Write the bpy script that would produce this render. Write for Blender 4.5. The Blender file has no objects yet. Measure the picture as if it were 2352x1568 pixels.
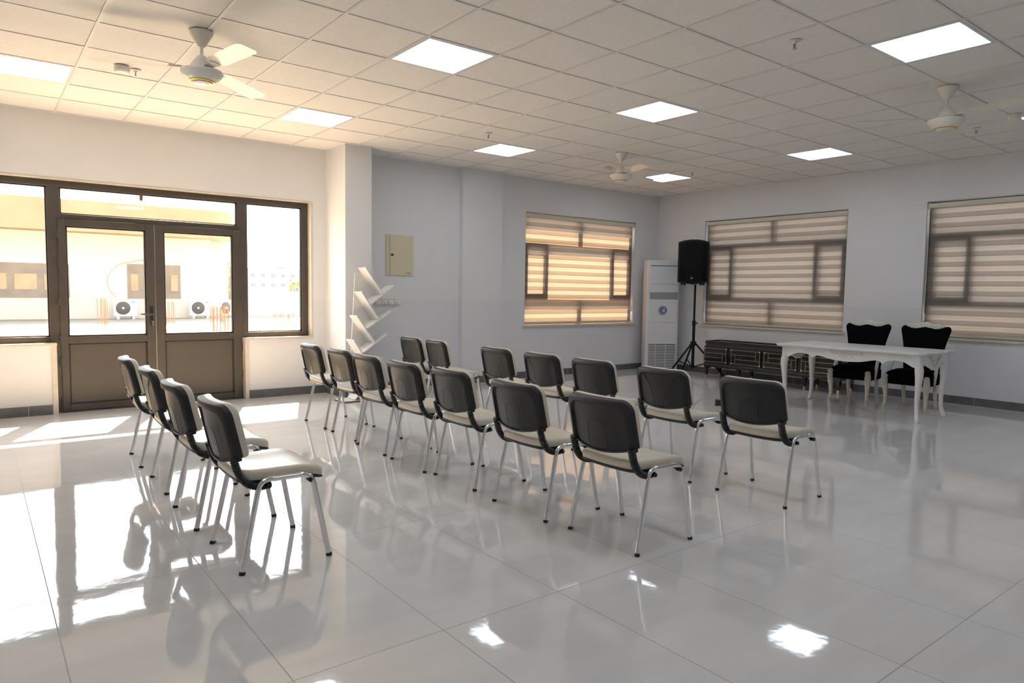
import bpy, bmesh, math, random
from mathutils import Vector, Matrix
random.seed(4)
PI = math.pi
S = bpy.context.scene
COL = S.collection

# ------------------------------------------------------------------ camera
H = 3.0545                                   # ceiling height
F_PX, YAW, PITCH, ROLL = 1592.72, 0.661040, -0.071277, 0.014875
cam = bpy.data.cameras.new('camera')
cam.sensor_width = 36.0
cam.lens = F_PX / 2352 * 36.0
cam.clip_end = 600
co = bpy.data.objects.new('camera', cam)
COL.objects.link(co)
fw = Vector((math.sin(YAW) * math.cos(PITCH), math.cos(YAW) * math.cos(PITCH), math.sin(PITCH)))
rt = Vector((math.cos(YAW), -math.sin(YAW), 0))
up = rt.cross(fw)
r2 = rt * math.cos(ROLL) + up * math.sin(ROLL)
u2 = r2.cross(fw)
co.matrix_world = Matrix((
    (r2.x, u2.x, -fw.x, -2.50805),
    (r2.y, u2.y, -fw.y, -4.20342),
    (r2.z, u2.z, -fw.z, 1.32828),
    (0, 0, 0, 1)))
S.camera = co

# ------------------------------------------------------------------ sky, sun, exposure
w = bpy.data.worlds.new('sky')
S.world = w
w.use_nodes = True
bg = w.node_tree.nodes['Background']
# hazy sky, far brighter on the sun's side than behind the camera
_n = w.node_tree.nodes
_tc = _n.new('ShaderNodeTexCoord')
_dp = _n.new('ShaderNodeVectorMath')
_dp.operation = 'DOT_PRODUCT'
_dp.inputs[1].default_value = (0.36, 0.93, 0.08)
_mr = _n.new('ShaderNodeMapRange')
_mr.interpolation_type = 'SMOOTHSTEP'
_mr.inputs['From Min'].default_value = -0.35
_mr.inputs['From Max'].default_value = 0.75
_mr.inputs['To Min'].default_value = 2.0
_mr.inputs['To Max'].default_value = 7.0
w.node_tree.links.new(_tc.outputs['Generated'], _dp.inputs[0])
w.node_tree.links.new(_dp.outputs['Value'], _mr.inputs[0])
w.node_tree.links.new(_mr.outputs[0], bg.inputs[1])
bg.inputs[0].default_value = (0.93, 0.96, 1.0, 1)
sun = bpy.data.lights.new('sun', 'SUN')
sun.energy = 50.0
sun.angle = math.radians(0.7)
sun.color = (1.0, 0.715, 0.44)
so = bpy.data.objects.new('sun', sun)
COL.objects.link(so)
so.rotation_euler = Vector((-0.30, -0.74, -1.0)).to_track_quat('-Z', 'Y').to_euler()
so.location = (4, 12, 14)
PANEL_POWER = 7.0
S.view_settings.view_transform = 'Standard'
S.view_settings.look = 'None'
S.view_settings.gamma = 1.0
S.view_settings.use_curve_mapping = False
S.view_settings.exposure = 0.44
cy = S.cycles
cy.max_bounces = 10
cy.diffuse_bounces = 6
cy.glossy_bounces = 5
cy.transmission_bounces = 6
cy.transparent_max_bounces = 12
cy.sample_clamp_indirect = 12.0
cy.blur_glossy = 0.15
cy.use_denoising = True


# ------------------------------------------------------------------ materials
def new_mat(name):
    m = bpy.data.materials.new(name)
    m.use_nodes = True
    nt = m.node_tree
    return m, nt, nt.nodes['Principled BSDF']


def mat(name, col, rough=0.5, metal=0.0, spec=0.5, var=0.0, scale=8.0, bump=0.0, coat=0.0):
    m, nt, p = new_mat(name)
    p.inputs['Base Color'].default_value = (*col, 1)
    p.inputs['Roughness'].default_value = rough
    p.inputs['Metallic'].default_value = metal
    p.inputs['Specular IOR Level'].default_value = spec
    if coat:
        p.inputs['Coat Weight'].default_value = coat
        p.inputs['Coat Roughness'].default_value = 0.05
    if var or bump:
        tc = nt.nodes.new('ShaderNodeTexCoord')
        n = nt.nodes.new('ShaderNodeTexNoise')
        n.inputs['Scale'].default_value = scale
        n.inputs['Detail'].default_value = 5
        nt.links.new(tc.outputs['Object'], n.inputs['Vector'])
        if var:
            r = nt.nodes.new('ShaderNodeValToRGB')
            r.color_ramp.elements[0].position = 0.3
            r.color_ramp.elements[1].position = 0.7
            r.color_ramp.elements[0].color = (*[c * (1 - var) for c in col], 1)
            r.color_ramp.elements[1].color = (*[min(1, c * (1 + var)) for c in col], 1)
            nt.links.new(n.outputs['Fac'], r.inputs[0])
            nt.links.new(r.outputs[0], p.inputs['Base Color'])
        if bump:
            b = nt.nodes.new('ShaderNodeBump')
            b.inputs['Strength'].default_value = bump
            b.inputs['Distance'].default_value = 0.002
            nt.links.new(n.outputs['Fac'], b.inputs['Height'])
            nt.links.new(b.outputs[0], p.inputs['Normal'])
    return m


def emit(name, col, s):
    m = bpy.data.materials.new(name)
    m.use_nodes = True
    nt = m.node_tree
    nt.nodes.clear()
    e = nt.nodes.new('ShaderNodeEmission')
    e.inputs[0].default_value = (*col, 1)
    e.inputs[1].default_value = s
    o = nt.nodes.new('ShaderNodeOutputMaterial')
    nt.links.new(e.outputs[0], o.inputs[0])
    return m


def glass_mat(name, tint=(0.97, 0.98, 0.97), refl=1.0):
    m = bpy.data.materials.new(name)
    m.use_nodes = True
    nt = m.node_tree
    nt.nodes.clear()
    t = nt.nodes.new('ShaderNodeBsdfTransparent')
    t.inputs[0].default_value = (*tint, 1)
    g = nt.nodes.new('ShaderNodeBsdfGlossy')
    g.inputs['Roughness'].default_value = 0.02
    lw = nt.nodes.new('ShaderNodeLayerWeight')
    lw.inputs[0].default_value = 0.5
    pw = nt.nodes.new('ShaderNodeMath')
    pw.operation = 'POWER'
    pw.inputs[1].default_value = 4.0
    nt.links.new(lw.outputs['Facing'], pw.inputs[0])
    fr = nt.nodes.new('ShaderNodeMath')
    fr.operation = 'MULTIPLY_ADD'
    fr.inputs[1].default_value = 0.5 * refl
    fr.inputs[2].default_value = 0.03 * refl
    nt.links.new(pw.outputs[0], fr.inputs[0])
    mx = nt.nodes.new('ShaderNodeMixShader')
    o = nt.nodes.new('ShaderNodeOutputMaterial')
    nt.links.new(fr.outputs[0], mx.inputs[0])
    nt.links.new(t.outputs[0], mx.inputs[1])
    nt.links.new(g.outputs[0], mx.inputs[2])
    nt.links.new(mx.outputs[0], o.inputs[0])
    return m


def floor_mat(x0, y0):
    """polished porcelain 0.6 x 1.2 m tiles, thin joints, faint veining"""
    m, nt, p = new_mat('polished_tiles')
    N, L = nt.nodes.new, nt.links.new
    tc = N('ShaderNodeTexCoord')
    sp = N('ShaderNodeSeparateXYZ')
    L(tc.outputs['Object'], sp.inputs[0])

    def mth(op, a, b=None):
        n = N('ShaderNodeMath')
        n.operation = op
        for i, v in enumerate((a, b)):
            if v is None:
                continue
            if isinstance(v, (int, float)):
                n.inputs[i].default_value = v
            else:
                L(v, n.inputs[i])
        return n.outputs[0]

    def joint(out, off, size):
        u = mth('DIVIDE', mth('SUBTRACT', out, off), size)
        fr = mth('FRACT', u)
        d = mth('MULTIPLY', mth('MINIMUM', fr, mth('SUBTRACT', 1.0, fr)), size)
        return mth('LESS_THAN', d, 0.0022), mth('FLOOR', u)
    jx, ix = joint(sp.outputs[0], x0, 0.6)
    jy, iy = joint(sp.outputs[1], y0, 1.2)
    j = mth('MAXIMUM', jx, jy)
    # a value per tile, and streaks along the long side
    cb = N('ShaderNodeCombineXYZ')
    L(ix, cb.inputs[0])
    L(iy, cb.inputs[1])
    wn = N('ShaderNodeTexWhiteNoise')
    wn.noise_dimensions = '2D'
    L(cb.outputs[0], wn.inputs['Vector'])
    mp = N('ShaderNodeMapping')
    mp.inputs['Scale'].default_value = (1.3, 5.0, 1)
    L(tc.outputs['Object'], mp.inputs[0])
    off = N('ShaderNodeVectorMath')
    off.operation = 'ADD'
    L(mp.outputs[0], off.inputs[0])
    sc = N('ShaderNodeVectorMath')
    sc.operation = 'SCALE'
    L(wn.outputs['Color'], sc.inputs[0])
    sc.inputs['Scale'].default_value = 9.0
    L(sc.outputs[0], off.inputs[1])
    nz = N('ShaderNodeTexNoise')
    nz.inputs['Scale'].default_value = 1.6
    nz.inputs['Detail'].default_value = 6
    L(off.outputs[0], nz.inputs['Vector'])
    rp = N('ShaderNodeValToRGB')
    rp.color_ramp.elements[0].position = 0.3
    rp.color_ramp.elements[1].position = 0.7
    rp.color_ramp.elements[0].color = (0.61, 0.603, 0.597, 1)
    rp.color_ramp.elements[1].color = (0.66, 0.652, 0.645, 1)
    L(nz.outputs['Fac'], rp.inputs[0])
    mx = N('ShaderNodeMix')
    mx.data_type = 'RGBA'
    L(j, mx.inputs['Factor'])
    L(rp.outputs[0], mx.inputs['A'])
    mx.inputs['B'].default_value = (0.30, 0.28, 0.26, 1)
    L(mx.outputs['Result'], p.inputs['Base Color'])
    rr = N('ShaderNodeMapRange')
    L(j, rr.inputs[0])
    rr.inputs['To Min'].default_value = 0.045
    rr.inputs['To Max'].default_value = 0.6
    L(rr.outputs[0], p.inputs['Roughness'])
    p.inputs['Specular IOR Level'].default_value = 0.75
    wv = N('ShaderNodeTexNoise')
    wv.inputs['Scale'].default_value = 5.0
    wv.inputs['Detail'].default_value = 3
    L(tc.outputs['Object'], wv.inputs['Vector'])
    b = N('ShaderNodeBump')
    b.inputs['Strength'].default_value = 0.12
    b.inputs['Distance'].default_value = 0.006
    L(wv.outputs['Fac'], b.inputs['Height'])
    L(b.outputs[0], p.inputs['Normal'])
    return m


def wall_mat():
    """matt paint, a slightly greyer coat below the 1.2 m line"""
    m, nt, p = new_mat('wall_paint')
    N, L = nt.nodes.new, nt.links.new
    g = N('ShaderNodeNewGeometry')
    sp = N('ShaderNodeSeparateXYZ')
    L(g.outputs['Position'], sp.inputs[0])
    lt = N('ShaderNodeMath')
    lt.operation = 'LESS_THAN'
    L(sp.outputs[2], lt.inputs[0])
    lt.inputs[1].default_value = 1.2
    nz = N('ShaderNodeTexNoise')
    nz.inputs['Scale'].default_value = 1.3
    nz.inputs['Detail'].default_value = 4
    L(g.outputs['Position'], nz.inputs['Vector'])
    rp = N('ShaderNodeValToRGB')
    rp.color_ramp.elements[0].color = (0.72, 0.72, 0.73, 1)
    rp.color_ramp.elements[1].color = (0.77, 0.77, 0.78, 1)
    L(nz.outputs['Fac'], rp.inputs[0])
    mx = N('ShaderNodeMix')
    mx.data_type = 'RGBA'
    mx.blend_type = 'MULTIPLY'
    L(lt.outputs[0], mx.inputs['Factor'])
    L(rp.outputs[0], mx.inputs['A'])
    mx.inputs['B'].default_value = (0.955, 0.955, 0.97, 1)
    L(mx.outputs['Result'], p.inputs['Base Color'])
    p.inputs['Roughness'].default_value = 0.75
    p.inputs['Specular IOR Level'].default_value = 0.25
    return m


def blind_mat():
    """day-and-night fabric: woven bands and sheer bands"""
    m = bpy.data.materials.new('banded_fabric')
    m.use_nodes = True
    nt = m.node_tree
    nt.nodes.clear()
    N, L = nt.nodes.new, nt.links.new

    def mth(op, a, b=None):
        n = N('ShaderNodeMath')
        n.operation = op
        for i, v in enumerate((a, b)):
            if v is None:
                continue
            if isinstance(v, (int, float)):
                n.inputs[i].default_value = v
            else:
                L(v, n.inputs[i])
        return n.outputs[0]
    g = N('ShaderNodeNewGeometry')
    sp = N('ShaderNodeSeparateXYZ')
    L(g.outputs['Position'], sp.inputs[0])
    nz = N('ShaderNodeTexNoise')
    nz.inputs['Scale'].default_value = 2.2
    L(g.outputs['Position'], nz.inputs['Vector'])
    z = mth('ADD', sp.outputs[2], mth('MULTIPLY', mth('SUBTRACT', nz.outputs['Fac'], 0.5), 0.004))
    u = mth('FRACT', mth('DIVIDE', z, 0.1235))
    rp = N('ShaderNodeValToRGB')
    rp.color_ramp.interpolation = 'LINEAR'
    el = rp.color_ramp.elements
    el[0].position = 0.0
    el[0].color = (0.13, 0.13, 0.13, 1)
    el[1].position = 1.0
    el[1].color = (0.70, 0.70, 0.70, 1)
    for pos, v in ((0.03, 0.20), (0.10, 0.30), (0.52, 0.33), (0.55, 0.75), (0.60, 0.56), (0.90, 0.52), (0.97, 0.60)):
        e = el.new(pos)
        e.color = (v, v, v, 1)
    # ramp runs up one band pair: painted shadow line, woven, then sheer
    L(u, rp.inputs[0])
    wv = N('ShaderNodeTexNoise')
    wv.inputs['Scale'].default_value = 60
    wv.inputs['Detail'].default_value = 3
    mp = N('ShaderNodeMapping')
    mp.inputs['Scale'].default_value = (0.6, 0.6, 3)
    L(g.outputs['Position'], mp.inputs[0])
    L(mp.outputs[0], wv.inputs['Vector'])
    wvr = mth('ADD', mth('MULTIPLY', wv.outputs['Fac'], 0.5), 0.75)
    val = mth('MULTIPLY', rp.outputs[0], wvr)
    cr = N('ShaderNodeMix')
    cr.data_type = 'RGBA'
    cr.blend_type = 'MULTIPLY'
    cr.inputs['Factor'].default_value = 1.0
    cr.inputs['A'].default_value = (0.240, 0.183, 0.140, 1)
    L(val, cr.inputs['B'])
    tr = N('ShaderNodeBsdfTranslucent')
    L(cr.outputs['Result'], tr.inputs[0])
    df = N('ShaderNodeBsdfDiffuse')
    df.inputs[0].default_value = (0.40, 0.36, 0.33, 1)
    mx = N('ShaderNodeMixShader')
    mx.inputs[0].default_value = 0.62
    L(df.outputs[0], mx.inputs[1])
    L(tr.outputs[0], mx.inputs[2])
    tp = N('ShaderNodeBsdfTransparent')
    mx2 = N('ShaderNodeMixShader')
    L(mth('MULTIPLY', rp.outputs[0], 0.012), mx2.inputs[0])
    L(mx.outputs[0], mx2.inputs[1])
    L(tp.outputs[0], mx2.inputs[2])
    o = N('ShaderNodeOutputMaterial')
    L(mx2.outputs[0], o.inputs[0])
    return m


M = {}
M['wall'] = wall_mat()
M['floor'] = floor_mat(-2.2893, -1.9676)
M['tile'] = mat('ceiling_tile', (0.80, 0.775, 0.745), 0.85, spec=0.2, var=0.03, scale=30, bump=0.15)
M['tbar'] = mat('ceiling_bar', (0.70, 0.69, 0.68), 0.5)
M['dark_gap'] = mat('dark_gap', (0.03, 0.03, 0.03), 0.9)
M['frame'] = mat('bronze_aluminium', (0.068, 0.058, 0.049), 0.42, 0.0, 0.5, var=0.08)
M['door_panel'] = mat('bronze_sheet', (0.085, 0.073, 0.062), 0.38, 0.0, 0.5, var=0.06, scale=3)
M['glass'] = glass_mat('clear_glass')
M['sill'] = mat('sill_marble', (0.60, 0.55, 0.48), 0.25, var=0.06, scale=12)
M['skirting'] = mat('grey_tile_skirting', (0.115, 0.115, 0.12), 0.35, var=0.2, scale=9)
M['grout'] = mat('grout', (0.55, 0.54, 0.52), 0.8)
M['panel_light'] = emit('led_diffuser', (0.79, 0.89, 1.0), PANEL_POWER)
M['white_metal'] = mat('white_metal', (0.72, 0.72, 0.72), 0.4)
M['fan'] = mat('cream_enamel', (0.78, 0.74, 0.67), 0.28, coat=0.3)
M['gold'] = mat('gold', (0.74, 0.58, 0.34), 0.25, 1.0)
M['brass_yellow'] = mat('yellow_gold_ring', (0.62, 0.48, 0.06), 0.3, 0.7)
M['black_plastic'] = mat('black_plastic', (0.012, 0.0115, 0.0115), 0.46, var=0.25, scale=40, bump=0.05)
M['rubber'] = mat('black_rubber', (0.012, 0.012, 0.012), 0.5)
M['vinyl'] = mat('cream_vinyl', (0.62, 0.56, 0.46), 0.36, var=0.05, scale=10, bump=0.08)
M['chrome'] = mat('chrome', (0.80, 0.80, 0.80), 0.10, 1.0)
M['velvet'] = mat('black_velvet', (0.004, 0.004, 0.004), 0.95, spec=0.05)
M['white_lacquer'] = mat('white_lacquer', (0.72, 0.71, 0.70), 0.3, var=0.03, scale=5)
M['ivory'] = mat('ivory_carving', (0.66, 0.63, 0.57), 0.4, var=0.06, scale=20)
M['black_gloss'] = mat('black_lacquer', (0.006, 0.006, 0.006), 0.12, coat=0.5)
M['walnut'] = mat('dark_brown_veneer', (0.055, 0.045, 0.042), 0.35, var=0.2, scale=14)
M['speaker'] = mat('speaker_black', (0.008, 0.008, 0.008), 0.6, spec=0.3)
M['grille_black'] = mat('speaker_grille', (0.004, 0.004, 0.004), 0.8, spec=0.2)
M['ac'] = mat('appliance_white', (0.66, 0.67, 0.69), 0.35)
M['ac_grey'] = mat('appliance_grey', (0.30, 0.30, 0.32), 0.2)
M['blue'] = mat('sticker_blue', (0.03, 0.09, 0.34), 0.3)
M['dark_ring'] = mat('sticker_dark', (0.035, 0.03, 0.035), 0.3)
M['sticker_grey'] = mat('sticker_silver', (0.42, 0.38, 0.35), 0.3)
M['white'] = mat('plain_white', (0.8, 0.8, 0.8), 0.5)
M['beige_metal'] = mat('beige_enamel', (0.66, 0.60, 0.44), 0.45)
M['brass'] = mat('dull_brass', (0.36, 0.26, 0.10), 0.4, 0.6)
M['switch'] = mat('ivory_plastic', (0.76, 0.75, 0.69), 0.45)
M['shelf'] = mat('white_board', (0.74, 0.73, 0.72), 0.4)
M['chipboard'] = mat('brown_edge', (0.22, 0.11, 0.05), 0.6, var=0.2, scale=20)
M['blind'] = blind_mat()
M['cassette'] = mat('olive_cream_metal', (0.66, 0.64, 0.54), 0.35)
M['rail'] = mat('cream_rail', (0.56, 0.51, 0.40), 0.35)
M['red'] = mat('red_bulb', (0.5, 0.04, 0.03), 0.2)
M['terrace'] = mat('terrace_concrete', (0.255, 0.235, 0.205), 0.8, var=0.05, scale=0.5)
M['render'] = mat('cream_render', (0.66, 0.62, 0.56), 0.8, var=0.04, scale=0.4)
M['fascia'] = mat('ochre_fascia', (0.42, 0.295, 0.19), 0.8, var=0.12, scale=0.6)
M['bld_window'] = mat('dusty_window', (0.24, 0.20, 0.165), 0.4, var=0.2, scale=1.5)
M['bld_pane'] = mat('amber_pane', (0.40, 0.29, 0.18), 0.25, var=0.2, scale=1.0)
M['outdoor_white'] = mat('outdoor_white', (0.85, 0.83, 0.80), 0.5)
M['outdoor_grille'] = mat('outdoor_grille', (0.09, 0.085, 0.08), 0.5)
M['rust'] = mat('rusty_steel', (0.34, 0.15, 0.075), 0.8, var=0.2, scale=20)
M['leaf'] = mat('pale_leaf', (0.28, 0.28, 0.11), 0.7, var=0.3, scale=3)
M['bark'] = mat('bark', (0.25, 0.18, 0.12), 0.8)
M['far_block'] = mat('hazy_block', (0.50, 0.49, 0.48), 0.9)
M['far_window'] = mat('hazy_window', (0.33, 0.32, 0.31), 0.6)
M['sky_blue'] = mat('blue_badge', (0.15, 0.45, 0.85), 0.4)
M['dark_box'] = mat('dark_grey_plastic', (0.10, 0.095, 0.09), 0.5)
M['steel'] = mat('steel', (0.55, 0.53, 0.50), 0.3, 1.0)


# ------------------------------------------------------------------ mesh helpers
def T(*a):
    return Matrix.Translation(a)


def RZ(a):
    return Matrix.Rotation(a, 4, 'Z')


def box(bm, x0, x1, y0, y1, z0, z1, mi=0, mx=None):
    vs = [bm.verts.new(v) for v in ((x0, y0, z0), (x1, y0, z0), (x1, y1, z0), (x0, y1, z0),
                                    (x0, y0, z1), (x1, y0, z1), (x1, y1, z1), (x0, y1, z1))]
    for f in ((0, 3, 2, 1), (4, 5, 6, 7), (0, 1, 5, 4), (1, 2, 6, 5), (2, 3, 7, 6), (3, 0, 4, 7)):
        bm.faces.new([vs[i] for i in f]).material_index = mi
    if mx is not None:
        bmesh.ops.transform(bm, matrix=mx, verts=vs)
    return vs


def loft(bm, loops, cap0=True, cap1=True, closed=True, mi=0):
    rows = [[bm.verts.new(p) for p in lp] for lp in loops]
    n = len(rows[0])
    for a, b in zip(rows[:-1], rows[1:]):
        for i in range(n if closed else n - 1):
            k = (i + 1) % n
            try:
                bm.faces.new((a[i], a[k], b[k], b[i])).material_index = mi
            except ValueError:
                pass
    if cap0:
        bm.faces.new(list(reversed(rows[0]))).material_index = mi
    if cap1:
        bm.faces.new(rows[-1]).material_index = mi
    return rows


def sweep(bm, pts, ra, rb=None, n=10, hint=(0, 1, 0), cap=True, square=False):
    """elliptical tube along pts; ra along 'hint x tangent' side, rb along hint; radii may be lists"""
    pts = [Vector(p) for p in pts]
    m = len(pts)
    ra = ra if isinstance(ra, (list, tuple)) else [ra] * m
    rb = ra if rb is None else (rb if isinstance(rb, (list, tuple)) else [rb] * m)
    loops = []
    h = Vector(hint)
    for i, p in enumerate(pts):
        t = (pts[min(i + 1, m - 1)] - pts[max(i - 1, 0)]).normalized()
        b = h - t * h.dot(t)
        if b.length < 1e-4:
            b = Vector((0, 0, 1)) - t * t.z
        b.normalize()
        a = b.cross(t)
        lp = []
        for k in range(n):
            th = 2 * PI * k / n
            c, s = math.cos(th), math.sin(th)
            if square:
                q = 1 / max(abs(c), abs(s)) ** 0.72
                c, s = c * q, s * q
            lp.append(p + a * (ra[i] * c) + b * (rb[i] * s))
        loops.append(lp)
    loft(bm, loops, cap, cap)


def smooth_path(pts, k=5):
    """Catmull-Rom through pts"""
    P = [Vector(p) for p in pts]
    P = [P[0] * 2 - P[1]] + P + [P[-1] * 2 - P[-2]]
    out = []
    for i in range(1, len(P) - 2):
        a, b, c, d = P[i - 1:i + 3]
        for j in range(k):
            t = j / k
            out.append(0.5 * ((2 * b) + (c - a) * t + (2 * a - 5 * b + 4 * c - d) * t * t + (3 * b - a - 3 * c + d) * t ** 3))
    out.append(P[-2])
    return out


def lathe(bm, prof, n=32, mx=None, mi=0):
    """prof: (r, z) from top to bottom or bottom to top"""
    loops = [[(r * math.cos(2 * PI * k / n), r * math.sin(2 * PI * k / n), z) for k in range(n)] for r, z in prof]
    rows = loft(bm, loops, True, True, mi=mi)
    if mx is not None:
        bmesh.ops.transform(bm, matrix=mx, verts=[v for r in rows for v in r])


def prism(bm, poly, axis, d0, d1, mi=0, mx=None):
    """extrude a 2-D polygon: axis 'x' -> poly is (y,z), 'y' -> (x,z), 'z' -> (x,y)"""
    def P(a, b, d):
        return {'x': (d, a, b), 'y': (a, d, b), 'z': (a, b, d)}[axis]
    rows = loft(bm, [[P(a, b, d0) for a, b in poly], [P(a, b, d1) for a, b in poly]], mi=mi)
    if mx is not None:
        bmesh.ops.transform(bm, matrix=mx, verts=[v for r in rows for v in r])


def rrect(w, h, r, n=6):
    """rounded rectangle, half sizes w, h; r = (tr, tl, bl, br) or one radius"""
    r = r if isinstance(r, (list, tuple)) else (r,) * 4
    out = []
    for (sx, sy, a0), q in zip(((1, 1, 0), (-1, 1, 90), (-1, -1, 180), (1, -1, 270)), r):
        for k in range(n + 1):
            a = math.radians(a0 + 90 * k / n)
            out.append((sx * (w - q) + q * math.cos(a), sy * (h - q) + q * math.sin(a)))
    return out


def dense(poly, step):
    out = []
    for i, a in enumerate(poly):
        b = poly[(i + 1) % len(poly)]
        L = math.hypot(b[0] - a[0], b[1] - a[1])
        k = max(1, int(L / step))
        for j in range(k):
            out.append((a[0] + (b[0] - a[0]) * j / k, a[1] + (b[1] - a[1]) * j / k))
    return out


def obj(name, bm, mats, parent=None, smooth=35, bevel=0.0, loc=None, rot=None, seg=2):
    bmesh.ops.recalc_face_normals(bm, faces=bm.faces)
    me = bpy.data.meshes.new(name)
    bm.to_mesh(me)
    bm.free()
    for m in (mats if isinstance(mats, (list, tuple)) else [mats]):
        me.materials.append(m)
    if smooth:
        for p in me.polygons:
            p.use_smooth = True
        me.set_sharp_from_angle(angle=math.radians(smooth))
    o = bpy.data.objects.new(name, me)
    COL.objects.link(o)
    if bevel:
        b = o.modifiers.new('bevel', 'BEVEL')
        b.width = bevel
        b.segments = seg
        b.limit_method = 'ANGLE'
        b.angle_limit = math.radians(40)
    if parent is not None:
        o.parent = parent
    if loc is not None:
        o.location = loc
    if rot is not None:
        o.rotation_euler = (0, 0, rot)
    return o


def B():
    return bmesh.new()


def bx(name, dims, m, parent=None, bevel=0.0, **k):
    b = B()
    box(b, *dims)
    return obj(name, b, m, parent, bevel=bevel, **k)


def tag(o, label=None, cat=None, group=None, kind=None):
    if label:
        o['label'] = label
    if cat:
        o['category'] = cat
    if group:
        o['group'] = group
    if kind:
        o['kind'] = kind
    return o


def thing(name, label, cat, loc=(0, 0, 0), rz=0, group=None, kind=None):
    o = bpy.data.objects.new(name, None)
    o.empty_display_size = 0.2
    COL.objects.link(o)
    o.location = loc
    o.rotation_euler = (0, 0, rz)
    return tag(o, label, cat, group, kind)


def dup(o, parent=None, loc=None, rz=None, label=None, group=None):
    c = o.copy()
    COL.objects.link(c)
    if parent is not None:
        c.parent = parent
    if loc is not None:
        c.location = loc
    if rz is not None:
        c.rotation_euler = (0, 0, rz)
    tag(c, label, None, group)
    for ch in list(o.children):
        if ch.name in COL.objects:
            dup(ch, c)
    return c


def struct(name, bm, m, parent=None, **k):
    o = obj(name, bm, m, parent, **k)
    if parent is None:
        o['kind'] = 'structure'
    return o


# ------------------------------------------------------------------ room shell
XL, XR = -6.0, 7.25            # left and right walls
YF, YD, YB = -8.0, 4.24, 4.10  # front wall (behind the camera), door wall, back wall
CX0, CX1, CY = 1.045, 1.39, 3.65   # the column between door wall and back wall
TW = 0.25                      # wall thickness


def wall_with_holes(bm, a0, a1, z0, z1, holes, put, d0, d1):
    """solid wall from a0..a1, with rectangular holes (a,b,z,z') cut out, reveals included"""
    xs = sorted({a0, a1, *[h[0] for h in holes], *[h[1] for h in holes]})
    for p, q in zip(xs[:-1], xs[1:]):
        hs = sorted([(h[2], h[3]) for h in holes if h[0] <= p and h[1] >= q])
        z = z0
        for a, b in hs + [(z1, z1)]:
            if a > z:
                put(bm, p, q, d0, d1, z, a)
            z = max(z, b)


def put_y(bm, a, b, d0, d1, z0, z1):
    box(bm, a, b, d0, d1, z0, z1)


def put_x(bm, a, b, d0, d1, z0, z1):
    box(bm, d0, d1, a, b, z0, z1)


OX0, OX1, OZ1, OZS = -2.66, 0.857, 2.405, 0.735     # door wall opening; sill height of the sides
DX0, DX1 = -1.845, 0.035                            # where the doors reach the floor
b = B()
wall_with_holes(b, XL, CX0 + 0.1, 0, H + 0.1, [(OX0, DX0, OZS, OZ1), (DX0, DX1, 0.0, OZ1), (DX1, OX1, OZS, OZ1)], put_y, YD, YD + TW)
W1 = (4.185, 6.635, 0.82, 2.56)      # window in the back wall: x0 x1 z0 z1
wall_with_holes(b, CX1 - 0.1, XR + TW, 0, H + 0.1, [W1], put_y, YB, YB + TW)
struct('wall_back', b, M['wall'], smooth=0)
W2 = (0.69, 3.10, 0.83, 2.565)       # windows in the right wall: y0 y1 z0 z1
W3 = (-2.75, -0.335, 0.83, 2.565)
b = B()
wall_with_holes(b, YF, YB, 0, H + 0.1, [W2, W3], put_x, XR, XR + TW)
struct('wall_right', b, M['wall'], smooth=0)
b = B()
box(b, XL - TW, XL, YF, YD + TW, 0, H + 0.1)
struct('wall_left', b, M['wall'], smooth=0)
b = B()
box(b, XL - TW, XR + TW, YF - TW, YF, 0, H + 0.1)
struct('wall_front', b, M['wall'], smooth=0)
b = B()
box(b, CX0, CX1, CY, YD + 0.02, 0, H + 0.02)
box(b, 2.97, 3.665, YB - 0.10, YB + 0.02, 0, H + 0.02)
struct('wall_column', b, M['wall'], smooth=0)
b = B()
box(b, XL - TW, XR + TW, YF - TW, YD + TW, -0.1, 0)
struct('floor', b, M['floor'], smooth=0)

# ceiling: lay-in tiles on a bar grid, 0.6 m pitch, with holes for the light panels
PANELS = [(-4, 4), (0, 4), (0, 0), (4, 4), (4, 0), (4, -4), (9, 4), (9, 0), (9, -4), (0, -4), (-4, 0), (-4, -4), (0, -8), (4, -8)]
b = B()
G = 0.6
for i in range(-11, 14):
    for j in range(-14, 8):
        if (i, j) in PANELS:
            continue
        x0, x1 = max(XL - 0.1, i * G + 0.0108), min(XR + 0.1, i * G + G - 0.0108)
        y0, y1 = max(YF - 0.1, j * G + 0.0108), min(YD + 0.05, j * G + G - 0.0108)
        if x1 - x0 < 0.02 or y1 - y0 < 0.02:
            continue
        dz = random.uniform(-0.0008, 0.0012)
        box(b, x0, x1, y0, y1, H + 0.004 + dz, H + 0.02, 0)
for i in range(-10, 14):
    if XL < i * G < XR:
        box(b, i * G - 0.0095, i * G + 0.0095, YF - 0.1, YD + 0.05, H - 0.001, H + 0.03, 1)
for j in range(-14, 8):
    if YF < j * G < YD:
        box(b, XL - 0.1, XR + 0.1, j * G - 0.0095, j * G + 0.0095, H - 0.0005, H + 0.03, 1)
box(b, XL - 0.2, XR + 0.2, YF - 0.2, YD + 0.2, H + 0.06, H + 0.1, 2)
struct('ceiling', b, [M['tile'], M['tbar'], M['dark_gap']], smooth=0)

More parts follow.
